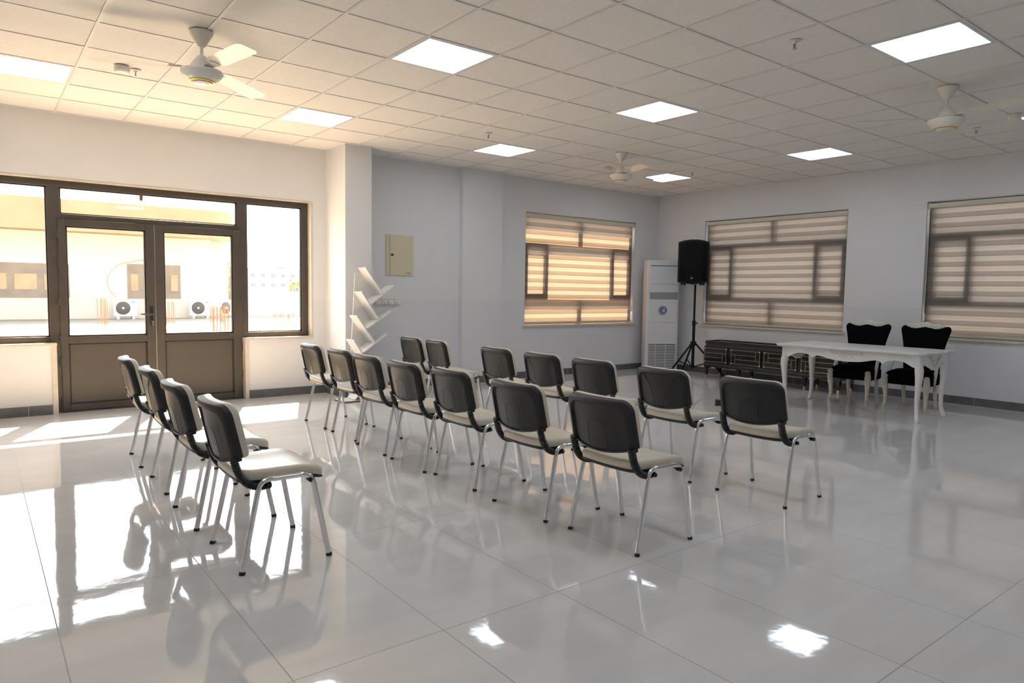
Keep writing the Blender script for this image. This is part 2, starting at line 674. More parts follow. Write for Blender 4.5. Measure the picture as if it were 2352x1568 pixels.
# skirting tiles
def skirting(name, segs):
    b = B()
    for x0, x1, y0, y1 in segs:
        box(b, x0, x1, y0, y1, 0.004, 0.105, 0)
        long_x = abs(x1 - x0) > abs(y1 - y0)
        e = 0.0012
        if long_x:
            box(b, x0, x1, y0 - e, y1, 0.0, 0.005, 1)
            k = math.ceil(x0 / 1.2)
            while k * 1.2 + 0.3 < x1:
                box(b, k * 1.2 + 0.298, k * 1.2 + 0.302, y0 - e, y1, 0, 0.1055, 1)
                k += 1
        else:
            box(b, x0 - e, x1 + e, y0, y1, 0.0, 0.005, 1)
            k = math.ceil((y0 - 0.2) / 1.2)
            while k * 1.2 + 0.2 < y1:
                box(b, x0 - e, x1 + e, k * 1.2 + 0.198, k * 1.2 + 0.202, 0, 0.1055, 1)
                k += 1
    struct(name, b, [M['skirting'], M['grout']], smooth=0)


skirting('baseboard_back', [(XL, DX0 - 0.05, YD - 0.012, YD), (DX1 + 0.045, CX0 - 0.012, YD - 0.012, YD),
                            (CX1 + 0.012, 2.958, YB - 0.012, YB), (2.958, 3.677, YB - 0.112, YB - 0.10), (3.677, XR - 0.012, YB - 0.012, YB)])
skirting('baseboard_column', [(CX0 - 0.012, CX1 + 0.012, CY - 0.012, CY), (CX0 - 0.012, CX0, CY, YD - 0.012), (CX1, CX1 + 0.012, CY, YB - 0.012)])
skirting('baseboard_right', [(XR - 0.012, XR, YF, YB - 0.012)])

# marble linings of the openings
b = B()
box(b, DX1 - 0.003, OX1 + 0.012, YD - 0.025, YD + 0.13, OZS - 0.022, OZS + 0.002)
box(b, OX0 - 0.012, DX0 + 0.003, YD - 0.025, YD + 0.13, OZS - 0.022, OZS + 0.002)
box(b, DX1 - 0.001, DX1 + 0.042, YD - 0.012, YD + 0.12, 0, OZS - 0.022)
box(b, DX0 - 0.045, DX0 + 0.001, YD - 0.012, YD + 0.12, 0, OZS - 0.022)
box(b, OX1 - 0.004, OX1 + 0.02, YD - 0.004, YD + 0.13, OZS, OZ1)
box(b, OX0, OX1, YD - 0.003, YD + 0.13, OZ1 - 0.006, OZ1 + 0.01)
struct('trim_1', b, M['sill'], bevel=0.002)
for k, (wn, ax) in enumerate(((W1, 'y'), (W2, 'x'), (W3, 'x'))):
    b = B()
    if ax == 'y':
        box(b, wn[0] - 0.03, wn[1] + 0.03, YB - 0.03, YB + 0.2, wn[2] - 0.03, wn[2] + 0.002)
    else:
        box(b, XR - 0.03, XR + 0.2, wn[0] - 0.03, wn[1] + 0.03, wn[2] - 0.03, wn[2] + 0.002)
    struct('trim_%d' % (k + 2), b, M['sill'], bevel=0.003)

# unseen eave added outside to keep sun off the right wall's windows
b = B()
box(b, XR + TW, XR + TW + 0.75, -6.0, 6.5, H - 0.05, H + 0.1)
struct('added_eave', b, M['render'], smooth=0)

# ------------------------------------------------------------------ the glazed screen with its double door
FY0, FY1 = 4.345, 4.415        # frame faces
GX = dict(left=(-2.565, -1.888), right=(0.103, 0.776))
GZ0, GZ1 = 0.797, 2.334
b = B()
box(b, OX0, OX1, FY0, FY1, GZ1, OZ1 - 0.004)                       # head
for a0, a1, z0 in ((OX0 + 0.002, GX['left'][0], OZS), (GX['left'][1], -1.772, 0.0), (-0.009, GX['right'][0], 0.0), (GX['right'][1], OX1 - 0.004, OZS)):
    lo = OZS if z0 else 0.002
    box(b, a0, a1, FY0 + (0.0 if z0 else 0.001), FY1, lo, GZ1)
box(b, OX0 + 0.002, GX['left'][1], FY0 + 0.001, FY1, OZS + 0.002, GZ0)
box(b, GX['right'][0], OX1 - 0.004, FY0 + 0.001, FY1, OZS + 0.002, GZ0)
box(b, -1.772, -0.009, FY0 + 0.001, FY1, 2.012, 2.064)             # transom bar
win = thing('window_1', 'dark bronze aluminium window screen around the double door', 'window', (0, 0, 0), kind='structure')
obj('window_frame', b, M['frame'], win, bevel=0.003)
b = B()                                                            # thin glazing beads
for (a0, a1), z0, z1 in ((GX['left'], GZ0, GZ1), (GX['right'], GZ0, GZ1), ((-1.772, -0.009), 2.064, GZ1)):
    e = 0.012
    box(b, a0, a0 + e, FY0 + 0.02, FY1 - 0.01, z0, z1)
    box(b, a1 - e, a1, FY0 + 0.02, FY1 - 0.01, z0, z1)
    box(b, a0, a1, FY0 + 0.02, FY1 - 0.01, z0, z0 + e)
    box(b, a0, a1, FY0 + 0.02, FY1 - 0.01, z1 - e, z1)
obj('glazing_bead', b, M['rubber'], win)
for (a0, a1), z0, z1 in ((GX['left'], GZ0, GZ1), (GX['right'], GZ0, GZ1), ((-1.772, -0.009), 2.064, GZ1)):
    bx('pane', (a0, a1, FY0 + 0.035, FY0 + 0.037, z0, z1), M['glass'], win)


def leaf(name, x0, x1, g0, g1, label, handle):
    t = thing(name, label, 'door', ((x0 + x1) / 2, FY0, 0), kind='structure')
    ox = (x0 + x1) / 2
    y0, y1 = -0.016, 0.05
    b = B()
    x0, x1, g0, g1 = x0 - ox, x1 - ox, g0 - ox, g1 - ox
    box(b, x0, g0, y0, y1, 0.012, 2.012)
    box(b, g1, x1, y0, y1, 0.012, 2.012)
    box(b, g0, g1, y0, y1, 1.941, 2.012)
    box(b, g0, g1, y0, y1, 0.722, 0.795)
    box(b, g0, g1, y0, y1, 0.012, 0.082)
    obj('leaf_frame', b, M['frame'], t, bevel=0.004)
    b = B()
    for z0, z1 in ((0.082, 0.722), (0.795, 1.941)):
        e = 0.014
        box(b, g0, g0 + e, y0 + 0.012, y1 - 0.01, z0, z1)
        box(b, g1 - e, g1, y0 + 0.012, y1 - 0.01, z0, z1)
        box(b, g0, g1, y0 + 0.012, y1 - 0.01, z0, z0 + e)
        box(b, g0, g1, y0 + 0.012, y1 - 0.01, z1 - e, z1)
    obj('glazing_bead', b, M['rubber'], t)
    bx('pane', (g0, g1, 0.02, 0.022, 0.795, 1.941), M['glass'], t)
    bx('kick_panel', (g0, g1, 0.006, 0.03, 0.082, 0.722), M['door_panel'], t)
    hx = x0 - 0.004 if handle else x1 + 0.004
    for z in (0.12, 0.53, 0.76, 1.16, 1.56, 1.85)[:6:1] if handle else (0.30, 0.62, 1.20, 1.47, 1.80):
        b = B()
        lathe(b, [(0.009, z - 0.045), (0.009, z + 0.045)], 10, T(hx, y0 - 0.003, 0))
        obj('hinge', b, M['frame'], t)
    if handle:
        px = -0.945 - ox
        b = B()
        prism(b, rrect(0.015, 0.108, 0.014), 'y', y0 - 0.008, y0, mx=T(px, 0, 1.005))
        hp = obj('handle_plate', b, M['rubber'], t, bevel=0.002)
        b = B()
        sweep(b, [(px, y0 - 0.006, 1.022), (px, y0 - 0.05, 1.022), (px - 0.012, y0 - 0.055, 1.022), (px - 0.06, y0 - 0.055, 1.024), (px - 0.118, y0 - 0.05, 1.026)],
              [0.009, 0.009, 0.01, 0.009, 0.005], [0.009, 0.009, 0.011, 0.01, 0.006], hint=(0, 0, 1))
        obj('handle_lever', b, M['frame'], hp)
        b = B()
        lathe(b, [(0.006, 0), (0.006, 0.03)], 10, T(px, y0 - 0.008, 0.945) @ Matrix.Rotation(PI / 2, 4, 'X'))
        box(b, px - 0.001, px + 0.014, y0 - 0.045, y0 - 0.042, 0.895, 0.95)
        tag(obj('key', b, M['steel'], hp), 'silver key hanging from the lock')
    return t


leaf('door_1', -1.797, -0.902, -1.730, -0.990, 'left leaf of the dark bronze double door with lever handle', True)
leaf('door_2', -0.894, 0.028, -0.810, -0.066, 'right leaf of the dark bronze double door without handle', False)
bx('trim_9', (-1.80, 0.03, FY0 - 0.03, FY1 + 0.02, 0.0, 0.011), M['frame'], None)['kind'] = 'structure'

# strip of brown tape that hangs behind the transom pane
b = B()
box(b, -1.035, -1.0, FY0 + 0.012, FY0 + 0.016, 2.285, 2.333)
box(b, -1.034, -1.002, FY0 + 0.009, FY0 + 0.017, 2.262, 2.287)
tag(obj('paper_tag', b, M['chipboard']), 'small brown tag hanging at the top of the transom pane above the doors', 'tag')


# ------------------------------------------------------------------ windows with frames, and their blinds
def window(n, W, axis, label):
    a0, a1, z0, z1 = W
    t = thing('window_%d' % n, label, 'window', kind='structure')
    d0 = 0.098
    base = YB if axis == 'y' else XR
    put = put_y if axis == 'y' else put_x
    L_ = a1 - a0
    f0, f1 = base + d0, base + d0 + 0.06
    b = B()
    e = 0.055
    zt, zb = z0 + 1.28, z0 + 0.43
    put(b, a0, a0 + e, f0, f1, z0, z1)
    put(b, a1 - e, a1, f0, f1, z0, z1)
    put(b, a0, a1, f0, f1, z1 - e, z1)
    put(b, a0, a1, f0, f1, z0, z0 + e)
    put(b, a0, a1, f0, f1, zt - 0.03, zt + 0.05)
    put(b, a0, a1, f0, f1, zb - 0.05, zb + 0.03)
    m = (a0 + a1) / 2
    put(b, m - 0.035, m + 0.035, f0, f1, zt, z1)
    put(b, m - 0.035, m + 0.035, f0, f1, z0, zb)
    obj('window_frame', b, M['frame'], t, smooth=0)
    for s0, s1 in ((a0 + 0.03, a0 + 0.52), (a1 - 0.52, a1 - 0.03)):       # casement sashes
        b = B()
        g0, g1 = f0 - 0.02, f1 - 0.01
        q = 0.075
        put(b, s0, s0 + q, g0, g1, zb + 0.01, zt + 0.01)
        put(b, s1 - q, s1, g0, g1, zb + 0.01, zt + 0.01)
        put(b, s0, s1, g0, g1, zt - 0.07, zt + 0.01)
        put(b, s0, s1, g0, g1, zb + 0.01, zb + 0.09)
        obj('casement', b, M['frame'], t, smooth=0)
    b = B()
    put(b, a0, a1, f0 + 0.028, f0 + 0.03, z0, z1)
    obj('pane', b, M['glass'], t)
    return t


window(2, W1, 'y', 'dark framed window behind the brightest banded blind on the back wall')
window(3, W2, 'x', 'dark framed window behind the blind beside the loudspeaker')
window(4, W3, 'x', 'dark framed window behind the blind at the right edge, past the carved chairs')


def blind(W, axis, label):
    a0, a1, z0, z1 = W
    base = YB if axis == 'y' else XR
    cx = (a0 + a1) / 2
    t = thing('zebra_blind', label, 'blind', (cx, base, z1) if axis == 'y' else (base, cx, z1), 0 if axis == 'y' else -PI / 2, 'banded blinds in the three windows')
    hw = (a1 - a0) / 2 - 0.012
    hgt = z1 - z0
    # local: x along the window, y into the recess, z up; origin at the head
    b = B()
    prism(b, [(0.0, -0.024), (0.07, -0.024), (0.075, -0.036), (0.07, -0.075), (0.045, -0.085), (0.012, -0.08), (0.0, -0.06)], 'x', -hw, hw)
    obj('cassette', b, M['cassette'], t, bevel=0.002)
    bx('end_cap', (-hw - 0.003, -hw + 0.006, -0.002, 0.078, -0.09, -0.022), M['cassette'], t, bevel=0.002)
    bx('end_cap', (hw - 0.006, hw + 0.003, -0.002, 0.078, -0.09, -0.022), M['cassette'], t, bevel=0.002)
    # fabric: a gently waving sheet
    b = B()
    nx, nz = 60, 56
    fw_ = hw - 0.014
    rnd = random.Random(len(label))
    ph = rnd.uniform(0, 6)
    rows = []
    for k in range(nz + 1):
        z = -0.08 - (hgt - 0.12) * k / nz
        amp = 0.004 * math.sin(PI * k / nz)
        rows.append([b.verts.new((-fw_ + 2 * fw_ * i / nx, 0.05 + amp * math.sin(3.1 * i / nx * 2 + ph + 0.2 * k), z)) for i in range(nx + 1)])
    for k in range(nz):
        for i in range(nx):
            b.faces.new((rows[k][i], rows[k][i + 1], rows[k + 1][i + 1], rows[k + 1][i]))
    obj('fabric', b, M['blind'], t)
    bx('bottom_rail', (-fw_ - 0.004, fw_ + 0.004, 0.038, 0.062, -(hgt - 0.012), -(hgt - 0.045)), M['rail'], t, bevel=0.004)
    b = B()
    px = -hw + 0.012 if axis == 'x' else hw - 0.012
    sweep(b, [(px, 0.025, -0.08), (px, 0.027, -0.7), (px, 0.025, -hgt + 0.25)], 0.0035, n=6)
    sweep(b, [(px - 0.006, 0.04, -0.08), (px - 0.006, 0.041, -0.7), (px - 0.006, 0.04, -hgt + 0.25)], 0.0035, n=6)
    ch = obj('pull_chain', b, M['white'], t)
    b = B()
    box(b, px - 0.014, px + 0.008, 0.018, 0.046, -hgt + 0.20, -hgt + 0.29)
    obj('chain_weight', b, M['white'], ch, bevel=0.004)
    return t


blind(W1, 'y', 'sunlit peach banded blind in the back wall window left of the air conditioner')
blind(W2, 'x', 'greyish banded blind in the window behind the loudspeaker and black sideboard')
blind(W3, 'x', 'banded blind cut by the right edge of the picture behind the carved chairs')


# ------------------------------------------------------------------ ceiling fittings
def light_panel(i, j, label):
    x0, y0 = i * G, j * G
    t = thing('ceiling_light', label, 'ceiling light', (x0 + G / 2, y0 + G / 2, H), group='square light panels set into the ceiling grid')
    b = B()
    h, e = G / 2 - 0.011, 0.018
    box(b, -h, h, -h, -h + e, -0.001, 0.03)
    box(b, -h, h, h - e, h, -0.001, 0.03)
    box(b, -h, -h + e, -h + e, h - e, -0.001, 0.03)
    box(b, h - e, h, -h + e, h - e, -0.001, 0.03)
    obj('frame', b, M['white_metal'], t)
    bx('diffuser', (-h + e, h - e, -h + e, h - e, 0.004, 0.02), M['panel_light'], t)
    return t


for (i, j), lb in zip(PANELS, (
        'lit square ceiling panel cut by the left edge, left of the nearest fan',
        'lit square ceiling panel above the wall between double door and column',
        'large lit square ceiling panel right of the fan by the doors',
        'lit square ceiling panel in front of the beige electrical box wall',
        'lit square ceiling panel between the nearest panel and the small middle fan',
        'largest lit ceiling panel, near the top right corner of the picture',
        'small far lit ceiling panel just right of the middle fan',
        'lit square ceiling panel above the window behind the loudspeaker',
        'lit ceiling panel cut by the right edge behind the right-hand fan',
        'lit ceiling panel above the nearest middle row chair, above the picture edge',
        'lit ceiling panel above the floor left of the chairs, out of view', 'lit ceiling panel left of the photographer, out of view',
        'lit ceiling panel behind the photographer, out of view', 'lit ceiling panel right of the photographer, out of view')):
    light_panel(i, j, lb)


def make_fan(label):
    t = thing('ceiling_fan', label, 'ceiling fan', group='white three-blade ceiling fans')
    b = B()
    lathe(b, [(0.072, 0.0), (0.078, -0.006), (0.074, -0.018), (0.055, -0.055), (0.034, -0.085), (0.022, -0.105), (0.016, -0.108)], 36)
    obj('canopy', b, M['fan'], t)
    b = B()
    lathe(b, [(0.0115, -0.1), (0.0115, -0.17)], 14)
    obj('down_rod', b, M['fan'], t)
    b = B()
    lathe(b, [(0.012, -0.155), (0.022, -0.160), (0.045, -0.185), (0.068, -0.218), (0.083, -0.25), (0.086, -0.254)], 40)
    obj('motor_cover', b, M['fan'], t)
    b = B()
    lathe(b, [(0.09, -0.252), (0.09, -0.262)], 40)
    obj('motor_gap', b, M['rubber'], t)
    b = B()
    lathe(b, [(0.112, -0.2585), (0.132, -0.263), (0.136, -0.275), (0.130, -0.290), (0.108, -0.315), (0.085, -0.332), (0.07, -0.336)], 44)
    obj('motor_bowl', b, M['fan'], t)
    b = B()
    lathe(b, [(0.084, -0.3315), (0.086, -0.336), (0.078, -0.340), (0.070, -0.338)], 44)
    tag(obj('trim_ring', b, M['brass_yellow'], t), 'yellow gold ring under the motor')
    b = B()
    lathe(b, [(0.072, -0.335), (0.066, -0.346), (0.045, -0.352), (0.0, -0.3535)][:3], 40)
    obj('bottom_cap', b, M['fan'], t)
    for k in range(3):
        b = B()
        # blade along +x, pitched; ribbed bracket root
        n = 22
        loops = []
        for s in range(n + 1):
            u = s / n
            x = 0.125 + (0.675 - 0.125) * u
            wd = 0.040 + 0.026 * min(1, u * 5) + 0.006 * u
            if u > 0.9:
                wd *= 1 - 0.35 * ((u - 0.9) / 0.1) ** 2.5
            pitch = math.radians(-9)
            z = -0.245 - 0.012 * u
            lp = []
            for c, tt in ((-1, 0.0), (-0.6, 0.0035), (0, 0.005), (0.6, 0.0035), (1, 0.0), (0.6, -0.0005), (0, 0.001), (-0.6, -0.0005)):
                yy = c * wd
                lp.append((x, yy * math.cos(pitch), z + yy * math.sin(pitch) + tt * 0.6))
            loops.append(lp)
        loft(b, loops)
        bl = obj('blade', b, M['fan'], t, rot=k * 2 * PI / 3)
        b = B()
        prism(b, [(0.07, -0.018), (0.12, -0.03), (0.20, -0.034), (0.215, 0.0), (0.20, 0.034), (0.12, 0.03), (0.07, 0.018)], 'z', -0.252, -0.246,
              mx=T(0, 0, -0.249) @ Matrix.Rotation(math.radians(-9), 4, 'X') @ T(0, 0, 0.249))
        for q in range(5):
            sweep(b, [(0.125 + 0.0 * q, -0.024 + 0.012 * q, -0.244), (0.20, -0.028 + 0.014 * q, -0.244)], 0.003, n=6)
        obj('blade_bracket', b, M['fan'], bl)
    return t


fan0 = make_fan('white ceiling fan nearest the double door, its shadow on the ceiling beside it')
fan0.location = (-1.229, 0.916, H)
fan0.rotation_euler.z = math.radians(39)
dup(fan0, None, (3.859, -1.783, H), math.radians(11), 'white ceiling fan at the right edge above the white table')
dup(fan0, None, (3.874, 1.862, H), math.radians(8), 'small far ceiling fan in the middle of the ceiling, above the blinds corner')

b = B()
lathe(b, [(0.052, 0.0), (0.052, -0.012), (0.056, -0.013), (0.056, -0.04), (0.046, -0.05), (0.012, -0.052)], 28)
sm = obj('smoke_detector', b, M['fan'], loc=(-1.522, 2.119, H))
tag(sm, 'round smoke detector left of the fan by the double door', 'smoke detector', 'smoke detectors on the ceiling')
dup(sm, None, (4.47, 2.66, H), 0, 'round smoke detector left of the small middle fan')
dup(sm, None, (5.25, -1.84, H), 0, 'round smoke detector half hidden by a blade of the right-hand fan')


def sprinkler(x, y, label):
    t = thing('fire_sprinkler', label, 'sprinkler', (x, y, H), group='pendent fire sprinklers')
    b = B()
    lathe(b, [(0.04, 0.0), (0.038, -0.005), (0.016, -0.009), (0.012, -0.016)], 24)
    obj('escutcheon', b, M['white_metal'], t)
    b = B()
    for s in (-1, 1):
        sweep(b, [(0, s * 0.006, -0.014), (0, s * 0.013, -0.03), (0, s * 0.004, -0.05)], 0.0028, n=6, hint=(1, 0, 0))
    lathe(b, [(0.014, -0.050), (0.016, -0.053), (0.006, -0.056)], 14)
    obj('sprinkler_head', b, M['steel'], t)
    b = B()
    lathe(b, [(0.0035, -0.018), (0.0035, -0.045)], 8)
    tag(obj('bulb', b, M['red'], t), 'red glass bulb')
    return t


for x, y, lb in ((-1.42, 2.157, 'fire sprinkler right of the smoke detector near the double door'),
                 (2.006, 2.074, 'fire sprinkler before the far lit panel in front of the electrical box'),
                 (1.955, -1.543, 'fire sprinkler left of the largest lit panel at top right'),
                 (5.55, 2.082, 'tiny fire sprinkler right of the small far lit panel'),
                 (5.607, -1.407, 'fire sprinkler beyond the right-hand fan')):
    sprinkler(x, y, lb)


# ------------------------------------------------------------------ visitor chairs
def back_pt(y, v, d):
    """point on the backrest: y across, v up from the bottom corners, d out towards the sitter"""
    curve = 0.034 * (y / 0.225) ** 2
    x = -0.247 - 0.215 * v + d + curve
    return (x, y, 0.545 + v * 0.98 + 0.18 * d)


def back_outline(s, grow=0.0, low=False):
    w, h = 0.235, 0.126
    pts = dense(rrect(w + grow, h + grow, (0.062, 0.062, 0.014, 0.014), 7), 0.03)
    out = []
    for y, v in pts:
        t = (v + h) / (2 * h)
        v2 = v - 0.042 * (1 - (y / w) ** 2) * (1 - max(0, min(1, t))) ** 1.5
        y2 = y * (1 - 0.02 * t)
        if low:                       # the inner panel runs out at the lower edge
            out.append((y2 * s, -0.042 * (1 - (y2 * s / w) ** 2) + (v2 + h + 0.042 * (1 - (y / w) ** 2)) * (s + (1 - s) * 0.3) * 1.0))
        else:
            out.append((y2 * s, 0.126 + v2 * s + 0.004 * (1 - s)))
    return out


def make_chair(kind):
    t = thing('visitor_chair', 'chair', 'chair')
    # black rear shell of the backrest
    b = B()
    loops = []
    for s, d in ((1.0, 0.016), (1.0, -0.002), (0.992, -0.008), (0.965, -0.014), (0.90, -0.019), (0.855, -0.0195), (0.825, -0.006), (0.80, -0.004), (0.5, -0.009), (0.2, -0.010)):
        loops.append([back_pt(y, v, d) for y, v in back_outline(s, low=s < 0.95)])
    loft(b, loops)
    arcs = []
    if kind == 0:
        a = []
        for k in range(13):
            th = PI * k / 12
            a.append((0.062 * math.cos(th), 0.09 + 0.035 * math.sin(th) ** 0.6))
        arcs.append([(0.066, -0.02), (0.065, 0.03)] + a + [(-0.065, 0.03), (-0.066, -0.02)])
    else:
        for s in (-1, 1):
            arcs.append([(s * (0.06 + 0.095 * u ** 2.4), -0.02 + 0.235 * u) for u in [k / 12 for k in range(13)]])
    for a in arcs:
        sweep(b, [back_pt(y, v, -0.0085) for y, v in a], 0.0022, n=6, hint=(1, 0, 0))
    bk = obj('backrest_shell', b, M['black_plastic'], t, smooth=50)
    # cream cushion of the backrest
    b = B()
    loops = []
    for s, d in ((0.99, 0.014), (1.0, 0.022), (1.0, 0.034), (0.985, 0.044), (0.95, 0.051), (0.85, 0.055), (0.55, 0.053), (0.2, 0.052)):
        loops.append([back_pt(y, v, d) for y, v in back_outline(s)])
    loft(b, loops)
    obj('backrest_cushion', b, M['vinyl'], t, smooth=60)
    # seat
    base = [(x + 0.002, y * (0.93 + 0.36 * x)) for x, y in dense(rrect(0.208, 0.232, (0.07, 0.05, 0.05, 0.07), 6), 0.03)]

    def seat_pt(x, y, z):
        f = max(0.0, (x - 0.075) / 0.14)
        r = max(0.0, (-0.115 - x) / 0.1)
        return (x, y, z - 0.03 * f * f - 0.010 * (1 - (y / 0.23) ** 2) + 0.012 * r * r)

    def ring(s, z):
        return [seat_pt(x * s, y * s, z) for x, y in base]
    b = B()
    loft(b, [ring(0.2, 0.468), ring(0.6, 0.471), ring(0.86, 0.474), ring(0.955, 0.470), ring(0.992, 0.460), ring(1.0, 0.448), ring(0.995, 0.430), ring(0.985, 0.424)])
    obj('seat_cushion', b, M['vinyl'], t, smooth=60)
    b = B()
    loft(b, [ring(0.97, 0.427), ring(1.0, 0.426), ring(1.0, 0.418), ring(0.96, 0.410), ring(0.86, 0.406), ring(0.3, 0.404)])
    obj('seat_shell', b, M['black_plastic'], t, smooth=50)
    # corrugated sleeves joining seat and back
    for s in (-1, 1):
        b = B()
        path = smooth_path([(-0.065, s * 0.214, 0.400), (-0.12, s * 0.215, 0.395), (-0.176, s * 0.215, 0.420), (-0.212, s * 0.214, 0.472), (-0.235, s * 0.212, 0.545)], 12)
        ra, rb = [], []
        for k in range(len(path)):
            q = 1.0 if k % 2 else 0.82
            ra.append(0.019 * q)
            rb.append(0.025 * q)
        sweep(b, path, ra, rb, 12)
        sl = obj('corrugated_sleeve', b, M['rubber'], t, smooth=20)
        b = B()
        p0 = Vector(back_pt(s * 0.211, -0.015, 0.004))
        p1 = Vector(back_pt(s * 0.211, 0.03, 0.006))
        sweep(b, [p0, p1], 0.013, 0.021, 10, square=True)
        obj('back_bracket', b, M['black_plastic'], sl)
    # four legs, each half of an oval tube hoop
    for s in (-1, 1):
        for e in (-1, 1):
            fx, fy = e * 0.2125, s * 0.25
            tx, ty = (-0.125 if e < 0 else 0.135), s * 0.235
            foot = Vector((fx, fy, 0.004))
            tz = 0.407 if e < 0 else 0.405
            bend = Vector((tx, ty, tz))
            d = (bend - foot).normalized()
            pts = [foot, foot.lerp(bend, 0.5), foot.lerp(bend, 0.86)]
            k1 = bend - d * 0.034
            c = Vector((tx - e * 0.010, ty, tz + 0.004))
            k2 = Vector((tx - e * 0.050, ty, tz + 0.0215))
            mid = Vector((0.005, ty, 0.4275))
            path = pts + smooth_path([k1, c, k2, k2.lerp(mid, 0.4)], 5) + [mid]
            b = B()
            sweep(b, path, 0.0136, 0.0106, 12)
            lg = obj('leg', b, M['chrome'], t, smooth=60)
            b = B()
            sweep(b, [foot + Vector((0, 0, -0.004)), foot + d * 0.012], 0.0153, 0.0123, 12)
            obj('foot_cap', b, M['rubber'], lg)
    for x, z in ((-0.082, 0.398), (0.12, 0.398)):
        b = B()
        sweep(b, [(x, -0.222, z), (x, 0.222, z)], 0.009, n=10, hint=(0, 0, 1))
        cb = obj('crossbar', b, M['chrome'], t)
        for s in (-1, 1):
            b = B()
            sweep(b, [(x, s * 0.218, z), (x, s * 0.248, z)], 0.0115, n=10, hint=(0, 0, 1))
            obj('end_plug', b, M['rubber'], cb)
    return t


proto = [make_chair(0), make_chair(1)]
used = [False, False]


def chair(x, y, label, group, kind=0, rz=0.0):
    if used[kind]:
        dup(proto[kind], None, (x, y, 0), rz, label, group)
    else:
        used[kind] = True
        p = proto[kind]
        p.location = (x, y, 0)
        p.rotation_euler.z = rz
        tag(p, label, None, group)


R = math.radians
g1 = 'left row of four visitor chairs before the double door'
for y, k, rz, lb in ((-0.725, 0, 0, 'cream and black chair nearest the camera in the left row of four'),
                     (0.022, 0, 0, 'second chair from the camera in the left row of four'),
                     (0.832, 1, -1, 'third chair from the camera in the left row of four'),
                     (1.655, 0, -2, 'chair nearest the double door in the left row of four')):
    chair(-1.35 if y != 0.022 else -1.37, y, lb, g1, k, R(rz))
g2 = 'middle row of seven visitor chairs'
for x, y, rz, lb in ((0.325, -1.643, 0, 'nearest chair of the middle row, its whole black back facing the camera'),
                     (0.282, -0.979, 0, 'second nearest chair in the middle row of seven'),
                     (0.308, -0.224, 0, 'third nearest chair in the middle row of seven'),
                     (0.273, 0.368, 0, 'fourth chair of the middle row, in its centre'),
                     (0.280, 1.003, 0, 'third chair from the door wall in the middle row, before the white tree shelf'),
                     (0.322, 1.622, 0, 'second chair from the door wall in the middle row of seven'),
                     (0.320, 2.278, -1, 'middle row chair nearest the door wall, beside the column')):
    chair(x, y, lb, g2, 0, R(rz))
g3 = 'right row of seven visitor chairs facing the white table'
for x, y, k, rz, lb in ((1.678, -1.648, 0, 0.5, 'nearest chair of the right row, closest to the white table'),
                        (1.666, -0.930, 1, 0, 'second nearest chair of the right row, two flared lines on its back'),
                        (1.675, -0.205, 0, 0, 'third nearest chair of the right row of seven'),
                        (1.675, 0.43, 1, 0, 'fourth chair of the right row, in its centre, two flared lines on its back'),
                        (1.675, 1.10, 0, 0, 'fifth chair of the right row, standing alone past the gap'),
                        (1.675, 2.16, 0, -6, 'chair of the right row second from the back wall, left of the gap'),
                        (1.675, 2.72, 0, -2, 'right row chair nearest the back wall, below the electrical box')):
    chair(x, y, lb, g3, k, R(rz))

# ------------------------------------------------------------------ tree-shaped bookshelf before the column
t = thing('bookshelf', 'white tree-shaped bookshelf with slanting boards standing before the column', 'bookshelf', (1.1, 3.43, 0))
YS0, YS1 = -0.09, 0.12


def board(b, p, q, thick, side):
    """slanted board in the xz plane from p to q, thickness to one side"""
    d = Vector((q[0] - p[0], q[1] - p[1])).normalized()
    n = Vector((-d.y, d.x)) * side * thick
    poly = [(p[0] - 1.1, p[1]), (q[0] - 1.1, q[1]), (q[0] - 1.1 + n.x, q[1] + n.y), (p[0] - 1.1 + n.x, p[1] + n.y)]
    prism(b, poly, 'y', YS0, YS1)


LA = [((1.157, 1.588), (1.375, 1.281)), ((1.106, 1.301), (1.320, 0.984)), ((1.047, 1.016), (1.273, 0.699)), ((1.004, 0.731), (1.222, 0.405))]
RA = [((1.216, 1.159), (1.538, 1.387)), ((1.165, 0.867), (1.497, 1.088)), ((1.115, 0.583), (1.441, 0.806)), ((1.065, 0.295), (1.387, 0.518))]
for (p, q) in LA:
    b = B()
    board(b, p, q, 0.016, 1)
    obj('slanted_board', b, M['shelf'], t, bevel=0.001)
for (p, q) in RA:
    b = B()
    board(b, p, q, 0.016, -1)
    obj('rising_board', b, M['shelf'], t, bevel=0.001)
b = B()
prism(b, [(0.022, 1.533), (0.226, 1.532), (0.170, 0.022), (-0.06, 0.022)], 'y', YS1, YS1 + 0.014)
obj('spine_panel', b, M['shelf'], t)
b = B()
board(b, (1.03, 0.022), (1.16, 0.17), 0.016, 1)
board(b, (1.22, 0.022), (1.12, 0.14), 0.016, -1)
obj('foot_brace', b, M['shelf'], t)
bx('base_top', (-0.225, 0.2, -0.1, 0.17, 0.018, 0.023), M['shelf'], t)
tag(bx('base_board', (-0.225, 0.2, -0.1, 0.17, 0.0, 0.018), M['chipboard'], t), 'brown edged base board')

